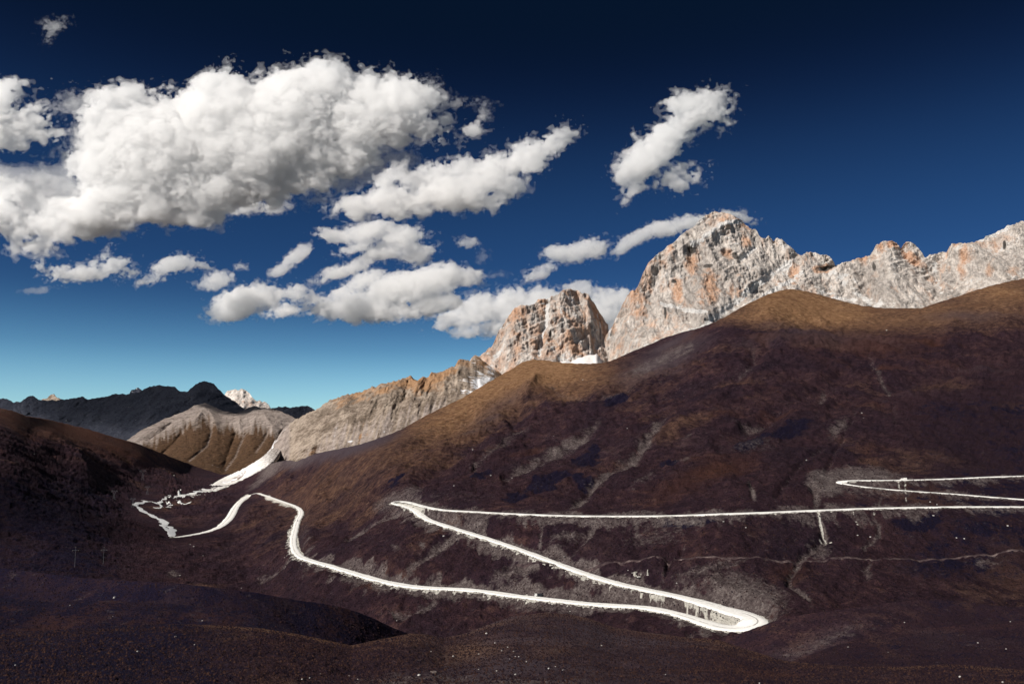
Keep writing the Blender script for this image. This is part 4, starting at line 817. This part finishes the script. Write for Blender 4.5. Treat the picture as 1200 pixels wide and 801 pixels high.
def up3(rn, shape, scale, off):
    """Value noise on a voxel grid: a random lattice, smoothly interpolated (scale = voxels per cell)."""
    out = rn
    for ax in range(3):
        x = np.arange(shape[ax]) / scale[ax] + off[ax]; i = x.astype(int); f = x - i; f = f * f * (3 - 2 * f)
        sh = [1, 1, 1]; sh[ax] = -1; f = f.reshape(sh).astype(np.float32)
        out = np.take(out, i, ax) * (1 - f) + np.take(out, i + 1, ax) * f
    return out
def make_cloud(label, D, blobs, vox=1.5, amp=7.0, wave=34.0, seed=0, shells=((0.0, 1.0), (-2.0, 0.26)), thick=1.0, flat=0.55, shear=0.0):
    r = np.random.default_rng(seed); b = np.array([(*q, *([0] * (6 - len(q)))) for q in blobs], float); b[:, 5] = np.where(b[:, 5] == 0, 1, b[:, 5])
    R_ = np.maximum(b[:, 2], b[:, 3]); pad = amp * 1.7 + 7
    x0, x1 = (b[:, 0] - R_).min() - pad, (b[:, 0] + R_).max() + pad; y0, y1 = (b[:, 1] - R_).min() - pad, (b[:, 1] + R_).max() + pad
    dmax = (np.sqrt(b[:, 2] * b[:, 3]) * 0.9 + pad).max(); nx, ny, nz = int((x1 - x0) / vox) + 2, int((y1 - y0) / vox) + 2, int(2 * dmax / vox) + 2
    gx = (x0 + vox * np.arange(nx, dtype=np.float32))[:, None, None]; gy = (y0 + vox * np.arange(ny, dtype=np.float32))[None, :, None]; gz = (-dmax + vox * np.arange(nz, dtype=np.float32))[None, None]
    Fd = np.full((nx, ny, nz), -60.0, np.float32)
    for cx, cy, rx, ry, an, wt in b:
        a = R(an); dx, dy = gx - cx, gy - cy; p = (dx * math.cos(a) - dy * math.sin(a)) / rx; q = (dx * math.sin(a) + dy * math.cos(a)) / ry
        q = np.where(q > 0, q / (1 - 0.25 * flat), q); rz = 0.62 * math.sqrt(rx * ry); rm = min(rx, ry, rz)
        qq = 1 - np.sqrt(p * p + q * q + (gz / rz) ** 2); f = (np.where(qq > 0, rm * qq, math.sqrt(rx * ry) * 1.15 * qq) - 0.6 - 0.5 * (1 - wt) * amp).astype(np.float32)
        k = 4.0; h = np.clip(0.5 + 0.5 * (Fd - f) / k, 0, 1); Fd = f * (1 - h) + Fd * h + k * h * (1 - h)
    bi = np.nonzero((Fd < amp * 2.2 + 4) & (Fd > -amp * 2.6 - 4)); px_, py_, pz_ = (k_.astype(np.float32) for k_ in bi)
    lat = (r.random((32, 32, 32)) * 2 - 1).astype(np.float32); nv = np.zeros(len(px_), np.float32); nv2 = np.zeros(len(px_), np.float32); A, w_ = 0.62, wave; o = 0
    while w_ > 2.2 * vox:
        m_ = np.array(Euler(tuple(r.random(3) * 6)).to_matrix(), np.float32) * (vox / w_); of_ = r.random(3).astype(np.float32) * 30 + 200
        acc = 0; cs = []
        for k_ in range(3):
            c_ = m_[k_, 0] * px_ + m_[k_, 1] * py_ * 1.25 + m_[k_, 2] * pz_ + of_[k_]; c0 = np.floor(c_); f_ = c_ - c0; cs.append((c0.astype(np.int32) & 31, (c0.astype(np.int32) + 1) & 31, f_ * f_ * (3 - 2 * f_)))
        (a0, a1, fa), (b0, b1, fb), (d0, d1, fd) = cs; L_ = lat.ravel()
        g2 = lambda a, b: L_[(a * 32 + b) * 32 + d0] * (1 - fd) + L_[(a * 32 + b) * 32 + d1] * fd
        v = (g2(a0, b0) * (1 - fb) + g2(a0, b1) * fb) * (1 - fa) + (g2(a1, b0) * (1 - fb) + g2(a1, b1) * fb) * fa
        nv += A * (v if o < 1 else 0.45 * v + 0.9 * (np.abs(v) - 0.33)); nv2 += (0 if o < 2 else A) * v * 1.6; A *= (1.15 if o < 2 else 0.95); w_ *= 0.5; o += 1
    Fd[bi] += amp * nv
    Ff = np.full_like(Fd, -60.0); Ff[bi] = Fd[bi] + amp * 0.5 * nv2; Ff[Fd > 3] = 10
    for sl in ((0,), (-1,)):
        for Fx in (Fd, Ff): Fx[sl[0]] = -60; Fx[:, sl[0]] = -60; Fx[:, :, sl[0]] = -60
    cx, cy = (x0 + x1) / 2, (y0 + y1) / 2; C0 = unproject(cx, cy, D)
    made = []
    for iso, al in shells:
        V, Q = surface_nets(Fd if not made else Ff, iso)
        if not len(Q): continue
        px = x0 + V[:, 0] * vox; py = y0 + V[:, 1] * vox; pz = -dmax + V[:, 2] * vox
        W = unproject(px, py, np.full(len(px), D)); W = W + (W / W[:, 1:2]) * (pz * D / F)[:, None]     # depth runs along the line of sight at the cloud, so a puff keeps its outline
        made.append(mesh_object('cloud' if not made else 'fringe', W - C0, Q, cloud_material(thick * al * F / (D * 11.0)), parent=made[0] if made else None))
    o = made[0]
    o.location = C0; o['label'] = label; o['category'] = 'cloud'; o['group'] = 'fair weather clouds'
    return o
CLOUDS = [
 ('largest white cumulus bank, spread across the upper left of the sky', 5200, [(125,150,38,30),(135,195,50,46),(190,180,80,66),(255,150,66,62),(285,175,85,60),(345,150,66,68),(378,108,40,38),(420,140,60,50),(468,135,50,46),(505,150,34,26),(540,150,26,10,10,.8),(230,215,85,40),(160,230,70,38),(120,250,60,24),(300,215,66,30),(200,250,50,20),(350,200,62,34),(150,118,50,18,0,.8),(400,180,56,34),(262,120,38,34),(195,110,14,12,60,.7)], dict(vox=1.7, amp=12, wave=60, seed=1)),
 ('grey bottomed cloud cut off by the left edge under the big bank', 5300, [(-5,248,50,26),(45,264,50,24),(95,262,52,20),(15,225,40,20),(45,288,32,15,0,.8),(75,242,46,18)], dict(vox=1.5, amp=12, wave=48, seed=2)),
 ('torn white cloud at the left edge above the grey one', 5200, [(-12,140,46,38),(22,146,40,24),(52,156,24,14),(5,166,34,12,0,.8),(12,100,24,7,0,.5)], dict(vox=1.4, amp=13, wave=40, seed=3)),
 ('long ragged cloud slanting up to the right beside the big bank', 6500, [(425,243,34,15),(470,238,50,21),(525,228,50,25),(574,206,44,24,25),(614,190,38,22,28),(647,173,26,14,35),(500,208,36,13,20,.8),(460,205,26,12,40,.6),(592,228,30,12,30),(540,198,26,11,30,.8)], dict(vox=1.35, amp=11, wave=36, seed=4)),
 ('pair of streaky puffs under the long ragged cloud', 7500, [(396,278,28,9,-14),(430,272,38,12,8),(470,278,34,15),(455,294,42,12,18),(488,298,24,14,0),(420,290,28,9,22),(402,318,34,9,18),(425,308,22,11,30)], dict(vox=1.2, amp=7, wave=26, seed=5)),
 ('bright flat cloud above the blue gap over the valley', 8500, [(345,364,28,10),(385,362,36,15),(420,356,46,20,8),(465,342,50,23,10),(505,330,42,19,6),(536,325,28,12,-5),(450,366,66,15,2),(500,358,46,13,10),(415,336,38,12,24)], dict(vox=1.3, amp=8, wave=30, seed=6)),
 ('rounded small cloud left of the bright flat one', 8600, [(282,356,36,21,14),(305,350,28,17),(268,366,26,12)], dict(vox=1.2, amp=7, wave=26, seed=7)),
 ('loose tuft of cloud between the rounded cloud and the flat one', 8400, [(345,345,20,12,0),(330,366,22,7,8),(364,350,14,10)], dict(vox=1.1, amp=6, wave=20, seed=8)),
 ('small cloud shaped like a leaf tilting to the right', 8000, [(346,301,23,9,34),(330,316,18,8,25)], dict(vox=1.1, amp=5, wave=18, seed=9)),
 ('little oval cloud with a ragged edge near the leaf shaped one', 8300, [(254,328,22,12,15),(240,334,14,8)], dict(vox=1.1, amp=5, wave=18, seed=10)),
 ('wing shaped cloud low on the left, trailing a tail', 12500, [(204,312,30,11,16),(224,308,18,8,-10),(180,327,18,6,10),(192,318,18,8,30)], dict(vox=1.1, amp=6, wave=22, seed=11)),
 ('long flat cloud low on the left with a curled top', 12500, [(78,322,30,11,0),(105,320,34,12,5),(132,314,28,12,20),(145,320,16,12),(112,306,20,6,35),(45,312,8,12,0,.8)], dict(vox=1.1, amp=7, wave=24, seed=12)),
 ('bright cloud bank touching the left side of the smaller pale peak', 12000, [(526,374,28,12,20),(560,366,36,22,15),(595,360,40,22,10),(630,354,38,18,6),(655,350,24,12),(580,384,38,12,0),(625,374,44,20),(560,389,26,8)], dict(vox=1.3, amp=7, wave=30, seed=13)),
 ('bright cloud filling the gap between the two pale peaks', 12500, [(684,342,22,12),(712,352,28,18),(730,352,18,16),(700,368,36,20),(725,382,20,22),(712,402,20,18)], dict(vox=1.3, amp=6, wave=26, seed=14)),
 ('two lobed cloud above the smaller pale peak', 10500, [(628,321,20,9,22),(645,312,18,9,25),(655,299,20,12,5),(674,298,24,12,8),(694,292,20,14,15)], dict(vox=1.1, amp=6, wave=22, seed=15)),
 ('solitary tall cloud slanting above the main peak', 6500, [(828,118,24,15,15),(800,124,28,15,10),(810,142,40,22,30),(785,162,42,24,42),(760,184,36,22,40),(742,198,22,18,30),(742,224,18,11,40,.9),(785,208,26,9,35),(802,214,22,10,25),(842,128,16,20,20,.9)], dict(vox=1.3, amp=11, wave=34, seed=16)),
 ('thin cloud streak leading up to the summit of the main peak', 10500, [(733,288,18,7,38),(750,277,24,9,25),(780,268,30,11,12),(815,262,34,11,2),(846,254,30,8,8),(874,257,16,5,-12,.8)], dict(vox=1.1, amp=5.5, wave=20, seed=17)),
 ('faint pair of puffs just below the big bank', 6000, [(296,242,18,9,8),(322,244,17,8,8),(282,248,14,5,0,.8)], dict(vox=1.1, amp=6, wave=20, seed=18)),
 ('tiny wisp alone in the top left corner', 5000, [(64,28,17,9,15,.8),(60,38,12,7,60,.7)], dict(vox=1.0, amp=7, wave=18, seed=19, thick=0.25)),
 ('tiny round puff right of the streaky pair', 9000, [(547,284,14,7,-10)], dict(vox=1.0, amp=4, wave=14, seed=20)),
 ('small round puff above the rounded cloud', 8500, [(283,313,8,5.5,0)], dict(vox=1.0, amp=3, wave=12, seed=21)),
 ('curled thread of vapour at the right tip of the big bank', 5300, [(528,124,24,6,12,.8),(552,121,20,5,0,.8),(564,130,10,5,-50,.8),(512,105,22,8,-30,.7),(495,98,14,8,0,.7)], dict(vox=1.0, amp=7, wave=20, seed=22, thick=0.3)),
 ('faint shred between the big bank and the ragged cloud', 5600, [(430,200,28,16,20,.8),(400,215,26,12,20,.8),(470,185,28,14,-20,.7),(445,172,30,12,0,.8),(400,190,24,14,0,.7),(380,232,24,8,10,.7)], dict(vox=1.2, amp=11, wave=28, seed=23, thick=0.28)),
 ('faint streak under the long flat cloud on the left', 12500, [(48,340,20,4,6,.8)], dict(vox=1.0, amp=4, wave=14, seed=24, thick=0.25)),
 ('faint smudge right of the tiny round puff', 9000, [(582,322,16,5,5,.8),(566,300,10,9,40,.6)], dict(vox=1.0, amp=5, wave=16, seed=25, thick=0.2)),
 ('veil of thin vapour left of the torn edge of the big bank', 5250, [(88,120,26,12,10,.8),(75,170,22,18,20,.7),(60,205,30,14,0,.8),(95,215,24,12,20,.7)], dict(vox=1.2, amp=12, wave=30, seed=26, thick=0.22)),
]
for lab, D, bl, kw in CLOUDS: make_cloud(lab, D, bl, **kw)
# unseen clouds added left of the frame to shade dark mountain and left hillside
o = make_cloud('unseen cloud added beyond the left edge to shade the far dark mountain', 7600, [(-260,250,150,34),(-150,245,120,30),(-340,262,90,26)], vox=5.0, amp=14, wave=70, seed=30, thick=0.12)
o.scale = (1.0, 3.2, 1.0); o.location = (-5800, 7500, 2150)
o = make_cloud('unseen cloud added left of the viewpoint to shade the left hillside', 2600, [(600,300,190,34),(520,305,110,28),(690,305,110,26)], vox=5.0, amp=14, wave=70, seed=31, thick=0.055)
o.scale = (0.8, 2.6, 1.0); o.location = (-3250, -350, 1950)

# ------------------------------------------------------------------ low growth on the heath and the slope
NEAR_BVH = [bvh_of(Pn[::2, ::2]) for _, Pn, *_ in NEAR]
def look(u, v):
    """Where the line of sight through photo pixel (u, v) first meets the ground."""
    d = Vector(unproject(u, v, 1.0)).normalized(); best = None
    for b in NEAR_BVH + [BVH]:
        h = b.ray_cast(Vector((0, 0, 0)), d)
        if h[0] is not None and (best is None or h[3] < best[3]): best = h
    return best[0] if best is not None else None
MAT_TUFT, nt_, b_ = new_mat('heath_tuft', 0.95, 0.03); g_ = G(nt_); ta_ = g_.attr('tone')
g_.l(g_.ramp(ta_[0], [(0.0, (0.008, 0.006, 0.012)), (0.45, (0.028, 0.015, 0.015)), (0.8, (0.062, 0.032, 0.022)), (1.0, (0.13, 0.09, 0.06))]), b_.inputs['Base Color'])
def tufts(name, P, count, size, seed, tone=(0.0, 0.9), weight=None):
    r = np.random.default_rng(seed); nr, nc = P.shape[:2]; Q = P[:-1, :-1]
    cell = np.abs(np.linalg.norm(P[1:, :-1] - Q, axis=-1) * np.linalg.norm(P[:-1, 1:] - Q, axis=-1)); dist = np.linalg.norm(Q, axis=-1)
    w_ = np.sqrt(cell) / dist ** 0.6
    if weight is not None: w_ = w_ * weight(Q)
    w_ = (w_ / w_.sum()).ravel(); k = r.choice(len(w_), count, p=w_); i, j = k // (nc - 1), k % (nc - 1); a, b = r.random((2, count))
    c = P[i, j] * ((1 - a) * (1 - b))[:, None] + P[i + 1, j] * (a * (1 - b))[:, None] + P[i, j + 1] * ((1 - a) * b)[:, None] + P[i + 1, j + 1] * (a * b)[:, None]
    s_ = size * (0.4 + 1.1 * r.random(count) ** 2) * (0.5 + 0.5 * np.clip(np.linalg.norm(c, axis=1) / 300, 0.4, 3)); th = r.random(count) * 6.283
    V = [c + np.stack([0 * s_ + (r.random(count) - .5) * .5 * s_, 0 * s_, 0.75 * s_ * (0.6 + 0.8 * r.random(count))], -1)]
    for q in range(5):
        rr = s_ * (0.55 + 0.5 * r.random(count)); V.append(c + np.stack([np.cos(th + q * 1.2566) * rr, np.sin(th + q * 1.2566) * rr, -0.25 * s_], -1))
    V = np.stack(V, 1).reshape(-1, 3); base = (np.arange(count) * 6)[:, None]
    Fc = np.concatenate([base + np.array([[0, 1 + q, 1 + (q + 1) % 5]]) for q in range(5)])
    tn = np.repeat(tone[0] + (tone[1] - tone[0]) * r.random(count) ** 1.3, 6); 
    return stuff(mesh_object(name, V, Fc, MAT_TUFT, smooth=True, attrs={'tone': np.stack([tn, tn, tn], -1)}))
for k, (o, Pn, us_, dep, cv, vb) in enumerate(NEAR):
    tufts('heath_shrubs', Pn[:-11], [12000, 12000, 14000, 12000, 90000][k], 0.42, 900 + k, tone=(0.0, 0.72 if k == 4 else 0.5))
tufts('slope_shrubs', HILL_P[60:330, 40:-40], 90000, 0.42, 920, tone=(0.0, 0.6))

# ------------------------------------------------------------------ boulders
MAT_BOULDER, nt_, b_ = new_mat('pale_boulder', 0.9, 0.1); g_ = G(nt_)
g_.l(g_.ramp(g_.noise(g_.pos(), 1.5, 5, 0.7), [(0.35, (0.24, 0.225, 0.215)), (0.6, (0.50, 0.48, 0.46))]), b_.inputs['Base Color'])
MAT_BOULDER2, nt_, b_ = new_mat('grey_boulder', 0.9, 0.1); g_ = G(nt_)
g_.l(g_.ramp(g_.noise(g_.pos(), 1.5, 5, 0.7), [(0.35, (0.07, 0.055, 0.052)), (0.6, (0.16, 0.13, 0.12))]), b_.inputs['Base Color'])
import bmesh
def rock_mesh(seed, mat, flat=0.7):
    bm = bmesh.new(); bmesh.ops.create_icosphere(bm, subdivisions=2, radius=1.0)
    for v in bm.verts:
        n = perlin(np.array([v.co.x * 1.3 + seed * 5.1]), np.array([v.co.y * 1.3]), np.array([v.co.z * 1.3]), seed)[0]
        v.co *= 1 + 0.55 * n
        for ax in range(3): v.co[ax] = max(-0.82, min(0.82, v.co[ax]))
        v.co.z *= flat
    me = bpy.data.meshes.new('boulder'); bm.to_mesh(me); bm.free(); me.materials.append(mat); return me
ROCKS = [rock_mesh(i, MAT_BOULDER, 0.65 + 0.1 * (i % 4)) for i in range(6)]
def boulder(u, v, rad_px, label, group, me, asp=1.0):
    p = look(u, v)
    if p is None: return
    o = bpy.data.objects.new('boulder', me); COL.objects.link(o); r = rad_px * p.y / F * 0.78
    o.scale = (r * asp, r, r); o.location = (p.x, p.y, p.z + 0.25 * r); o.rotation_euler = (0, 0, random.random() * 6 if asp == 1 else 0.2)
    o['label'] = label; o['category'] = 'boulder'; o['group'] = group
SETS = [
 ('small white boulder on the brown slope above the upper road', 'white boulders above the upper road', [(554,527,1.3),(575,557,1.4),(532,569,1.1),(649,511,1.2),(683,445,1.1),(945,539,1.2),(1039,387,1.2),(1010,484,1.2),(1012,490,1.0),(735,502,1.0),(600,560,0.9)]),
 ('small white boulder lying between the bends of the road', 'white boulders between the road bends', [(520,628,1.8),(848,611,1.4),(874,618,1.3),(1005,627,1.3),(1020,629,1.4),(1121,630,1.3),(1130,631,1.3),(1181,616,1.5),(1090,588,1.4),(1098,591,1.1),(668,716,1.2),(661,652,1.1),(1094,604,1.6),(736,668,1.0),(741,671,0.9),(793,683,1.2)]),
 ('small white boulder on the dark left side of the valley', 'white boulders in the valley', [(40,532,1.2),(204,557,1.1),(223,638,1.0),(227,640,1.2),(206,675,1.4),(211,674,1.2),(238,651,0.9),(283,689,0.9),(465,727,1.0)]),
 ('white boulder on the heath, bottom centre of the picture', 'white boulders in the foreground centre', [(531,768.7,1.7),(582,786,1.6),(570,742,1.7),(505,763,1.1),(561,784,1.2),(595,758,1.2),(588,762,1.1),(598,772,1.4),(604,769,1.2),(608,769,1.0),(604,790,1.5),(617,775,1.2),(602,763,1.2),(561,766,1.1),(409,792,1.5),(419,796,1.4),(354,796,1.6),(363,794,1.3),(376,789,1.2),(580,753,1.1),(643,783,1.4),(651,781,1.2),(660,785,1.3)]),
 ('white boulder scattered on the dark heath in the lower left', 'white boulders in the lower left', [(134,700,2.0),(82,709,1.1),(206,746,1.8),(161,763,1.5),(98,769,1.2),(18,779,1.1),(237,727,1.0),(132,722,1.0),(228,755,1.0)]),
 ('white boulder scattered on the heath in the lower right', 'white boulders in the lower right', [(705,756,1.3),(1125,793,2.0),(1175,799,1.6),(1041,764,0.9),(994,758,1.2),(1060,729,1.0),(1179,760,1.1),(1146,753,1.2),(1184,728,1.0),(890,800,1.2),(780,790,1.0)]),
]
ORD = ['leftmost', 'second from left', 'third from left', 'fourth from left', 'fifth from left', 'sixth from left', 'seventh from left', 'eighth from left', 'ninth from left', 'tenth from left', 'eleventh from left', 'twelfth from left',
       'thirteenth from left', 'fourteenth from left', 'fifteenth from left', 'sixteenth from left', 'seventeenth from left', 'eighteenth from left', 'nineteenth from left', 'twentieth from left', 'twenty first from left', 'twenty second from left', 'rightmost']
for lab, grp, pts in SETS:
    pts = sorted(pts)
    for k, (u, v, r) in enumerate(pts): boulder(u, v, r, lab + ', ' + ('rightmost' if k == len(pts) - 1 else ORD[k]), grp, random.choice(ROCKS))
boulder(491, 791, 2.6, 'largest white boulder at the bottom edge, left of the flat grey rock', 'white boulders in the foreground centre', ROCKS[0])
boulder(508, 788, 4.5, 'flat grey rock slab on the heath at the bottom edge', 'rocks in the foreground', rock_mesh(9, MAT_BOULDER2, 0.45), 1.3)

# ------------------------------------------------------------------ built things
def empty(name, loc, label, cat, group=None, rz=0.0):
    o = bpy.data.objects.new(name, None); COL.objects.link(o); o.location = loc; o.rotation_euler = (0, 0, rz); o.empty_display_size = 1
    o['label'] = label; o['category'] = cat
    if group: o['group'] = group
    return o
def boxes(name, items, mat, parent, bevel=0.0):
    """items: (centre, size[, rotation z]) in the parent's space, one mesh."""
    bm = bmesh.new()
    for it in items:
        c, sz = it[0], it[1]; r = bmesh.ops.create_cube(bm, size=1.0)['verts']
        bmesh.ops.scale(bm, vec=sz, verts=r)
        if len(it) > 2: bmesh.ops.rotate(bm, cent=(0, 0, 0), matrix=Euler(it[2]).to_matrix(), verts=r)
        bmesh.ops.translate(bm, vec=c, verts=r)
    if bevel: bmesh.ops.bevel(bm, geom=bm.edges[:], offset=bevel, segments=2, affect='EDGES')
    me = bpy.data.meshes.new(name); bm.to_mesh(me); bm.free(); me.materials.append(mat)
    o = bpy.data.objects.new(name, me); COL.objects.link(o); o.parent = parent; return o
def bars(name, segs, rad, mat, parent):
    bm = bmesh.new()
    for a, b in segs:
        a, b = Vector(a), Vector(b); d = b - a
        r = bmesh.ops.create_cone(bm, cap_ends=True, segments=5, radius1=rad, radius2=rad, depth=d.length)['verts']
        bmesh.ops.rotate(bm, cent=(0, 0, 0), matrix=d.to_track_quat('Z', 'Y').to_matrix(), verts=r); bmesh.ops.translate(bm, vec=(a + b) / 2, verts=r)
    me = bpy.data.meshes.new(name); bm.to_mesh(me); bm.free(); me.materials.append(mat)
    o = bpy.data.objects.new(name, me); COL.objects.link(o); o.parent = parent; return o
def plain(name, col, rough=0.6, metal=0.0):
    m, nt, b = new_mat(name, rough, 0.3); b.inputs['Metallic'].default_value = metal; g = G(nt)
    g.l(g.ramp(g.noise(g.pos(), 2.0, 4, 0.6), [(0.3, tuple(c * 0.75 for c in col)), (0.7, tuple(min(1, c * 1.15) for c in col))]), b.inputs['Base Color']); return m
M_STEEL = plain('galvanised_steel', (0.13, 0.135, 0.15), 0.5, 0.2); M_PORC = plain('insulator', (0.35, 0.33, 0.30)); M_WALL = plain('dry_stone', (0.42, 0.40, 0.36), 0.9)
M_CONC = plain('concrete', (0.72, 0.70, 0.66), 0.9); M_WHITE = plain('white_paint', (0.8, 0.8, 0.78), 0.35); M_DARK = plain('dark_paint', (0.02, 0.022, 0.03), 0.35); M_GLASS = plain('window_glass', (0.03, 0.035, 0.04), 0.1); M_TYRE = plain('tyre_rubber', (0.02, 0.02, 0.02), 0.9)
# two steel poles with crossarms, near end of the power line
for (u, v, hp, lab) in [(87.5, 664, 22, 'taller thin steel power pole on the dark left slope, left of the pair'), (121, 660, 18, 'thin steel power pole on the dark left slope, right of the pair')]:
    p = look(u, v); h = hp * p.y / F; t = empty('power_pole', p, lab, 'power pole', 'steel power poles on the left slope', 0.2)
    bm = bmesh.new(); bmesh.ops.create_cone(bm, cap_ends=True, segments=10, radius1=0.30, radius2=0.15, depth=h + 1); bmesh.ops.translate(bm, vec=(0, 0, (h + 1) / 2 - 1), verts=bm.verts)
    me = bpy.data.meshes.new('pole'); bm.to_mesh(me); bm.free(); me.materials.append(M_STEEL); o = bpy.data.objects.new('pole', me); COL.objects.link(o); o.parent = t
    boxes('crossarm', [((0, 0, h * 0.86), (7.5, 0.3, 0.3))], M_STEEL, t)
    for x in (-3.4, 3.4, 0.0):
        zz = h * 0.86 if x else h
        boxes('insulator', [((x, 0, zz - 0.45 if x else zz + 0.4), (0.28, 0.28, 0.8))], M_PORC, t)
# lattice pylons farther up the slope
def pylon(u, v, hp, lab):
    p = look(u, v); h = hp * p.y / F; t = empty('lattice_pylon', p, lab, 'pylon', 'lattice pylons on the left slope', 0.3)
    b0, b1, hw = h * 0.11, h * 0.035, h * 0.62
    for sx in (-1, 1):
        for sy in (-1, 1): bars('leg', [((sx * b0, sy * b0, -1), (sx * b1, sy * b1, hw))], 0.15, M_STEEL, t)
    seg = []
    for k in range(6):
        z0, z1 = hw * k / 6, hw * (k + 1) / 6; r0, r1 = b0 + (b1 - b0) * k / 6, b0 + (b1 - b0) * (k + 1) / 6
        for s_ in (-1, 1): seg += [((-r0, s_ * r0, z0), (r1, s_ * r1, z1)), ((r0, s_ * r0, z0), (-r1, s_ * r1, z1)), ((s_ * r0, -r0, z0), (s_ * r1, r1, z1)), ((s_ * r0, r0, z0), (s_ * r1, -r1, z1))]
    bars('lattice', seg, 0.07, M_STEEL, t)
    wd = h * 0.17
    bars('forked_head', [((-b1, 0, hw), (-wd, 0, h * 0.86)), ((b1, 0, hw), (wd, 0, h * 0.86)), ((0, 0, hw), (-wd, 0, h * 0.86)), ((0, 0, hw), (wd, 0, h * 0.86)), ((-wd, 0, h * .86), (-wd * 1.2, 0, h)), ((wd, 0, h * .86), (wd * 1.2, 0, h))], 0.22, M_STEEL, t)
    bars('crossarm', [((-wd * 1.7, 0, h * 0.86), (wd * 1.7, 0, h * 0.86)), ((-wd * 1.7, 0, h * 0.86), (-wd, 0, h * 0.92)), ((wd * 1.7, 0, h * 0.86), (wd, 0, h * 0.92)), ((-wd, 0, h * 0.92), (wd, 0, h * 0.92))], 0.2, M_STEEL, t)
    for x in (-wd * 1.55, 0, wd * 1.55): boxes('insulator', [((x, 0, h * 0.82), (0.35, 0.35, h * 0.06))], M_PORC, t)
pylon(133.5, 586, 12, 'lattice pylon with a forked head, lowest and leftmost on the left slope')
pylon(167, 562, 12, 'lattice pylon with a forked head, highest on the left slope')
pylon(172.5, 579, 10, 'lattice pylon with a forked head, just above the river bend')
pylon(155.5, 594, 11, 'lattice pylon with a forked head, beside the left end of the river')
# ruined hut and stone post under the footpath
p = look(747, 674); t = empty('ruined_hut', p, 'roofless stone hut ruin on the slope just below the footpath', 'ruin', None, 0.15)
for nm_, c_, s_ in [('wall', (-2.4, 0, 1.0), (0.7, 4.6, 3.0)), ('wall', (2.4, 0, 0.7), (0.7, 4.6, 2.4)), ('wall', (0, 2.2, 1.2), (4.1, 0.7, 3.2)), ('wall', (-1.6, -2.3, 0.3), (0.9, 0.7, 1.6))]:
    o = boxes(nm_, [(c_, s_)], M_WALL, t, 0.12)
o = bpy.data.objects.new('rubble', rock_mesh(3, MAT_BOULDER, 0.5)); COL.objects.link(o); o.parent = t; o.scale = (2.0, 1.3, 1.3); o.location = (0.2, -3.2, -0.4)
p = look(759, 673.5); t = empty('cairn', p, 'narrow upright stone cairn right of the hut ruin', 'cairn')
for k, (z, r) in enumerate([(0.2, 1.1), (1.2, 0.8), (2.2, 0.6), (3.1, 0.5), (4.0, 0.42)]):
    o = bpy.data.objects.new('stone', rock_mesh(20 + k, M_WALL, 0.8)); COL.objects.link(o); o.parent = t; o.scale = (r, r, 0.75); o.location = (0.1 * math.sin(k * 2), 0, z)
# vehicles, tiny on the road
def vehicle(u, v, lab, truck, rz):
    p = look(u, v); t = empty('truck' if truck else 'car', (p.x, p.y, p.z + 0.15), lab, 'truck' if truck else 'car', None, rz)
    L, Wd = (6.4, 2.3) if truck else (4.5, 1.9)
    if truck:
        boxes('cab', [((-L / 2 + 1.0, 0, 1.45), (1.9, Wd, 2.0))], M_WHITE, t, 0.12); boxes('windscreen', [((-L / 2 + 0.035, 0, 1.85), (0.08, Wd * 0.85, 0.75))], M_GLASS, t)
        boxes('load_bed', [((1.0, 0, 1.5), (4.2, Wd, 1.9))], M_DARK, t, 0.05); boxes('chassis', [((0, 0, 0.5), (L, 1.0, 0.25))], M_DARK, t)
    else:
        boxes('body', [((0, 0, 0.75), (L, Wd, 0.7))], M_DARK, t, 0.15); boxes('cabin', [((0.2, 0, 1.35), (2.5, Wd * 0.86, 0.62))], M_DARK, t, 0.18)
        boxes('window', [((0.2, Wd * 0.435, 1.36), (1.9, 0.03, 0.38))], M_GLASS, t); boxes('window', [((0.2, -Wd * 0.435, 1.36), (1.9, 0.03, 0.38))], M_GLASS, t)
    for sx in (-1, 1):
        for sy in (-1, 1):
            bm = bmesh.new(); bmesh.ops.create_cone(bm, cap_ends=True, segments=14, radius1=0.42, radius2=0.42, depth=0.28); bmesh.ops.rotate(bm, cent=(0, 0, 0), matrix=Euler((R(90), 0, 0)).to_matrix(), verts=bm.verts)
            me = bpy.data.meshes.new('wheel'); bm.to_mesh(me); bm.free(); me.materials.append(M_TYRE); o = bpy.data.objects.new('wheel', me); COL.objects.link(o); o.parent = t; o.location = (sx * L * 0.31, sy * Wd * 0.45, 0.42)
vehicle(348.8, 610.5, 'tiny dark car driving up the steep bend of the white road', False, 1.9)
vehicle(631, 698.8, 'small truck with a white cab and dark load parked on the lower road', True, 0.15)
# concrete culvert head on the topmost stretch of road
p = look(1059.5, 562.5); t = empty('culvert_head', p, 'white concrete culvert block with sloping top on the topmost road', 'culvert', None, 0.0)
boxes('headwall', [((0, 0, 0.9), (5.6, 1.4, 2.4))], M_CONC, t, 0.1); boxes('cap', [((1.4, 0.0, 2.3), (2.6, 1.6, 0.6))], M_CONC, t, 0.08); boxes('wing', [((-3.4, -0.4, 0.5), (1.6, 1.2, 1.5))], M_CONC, t, 0.08)
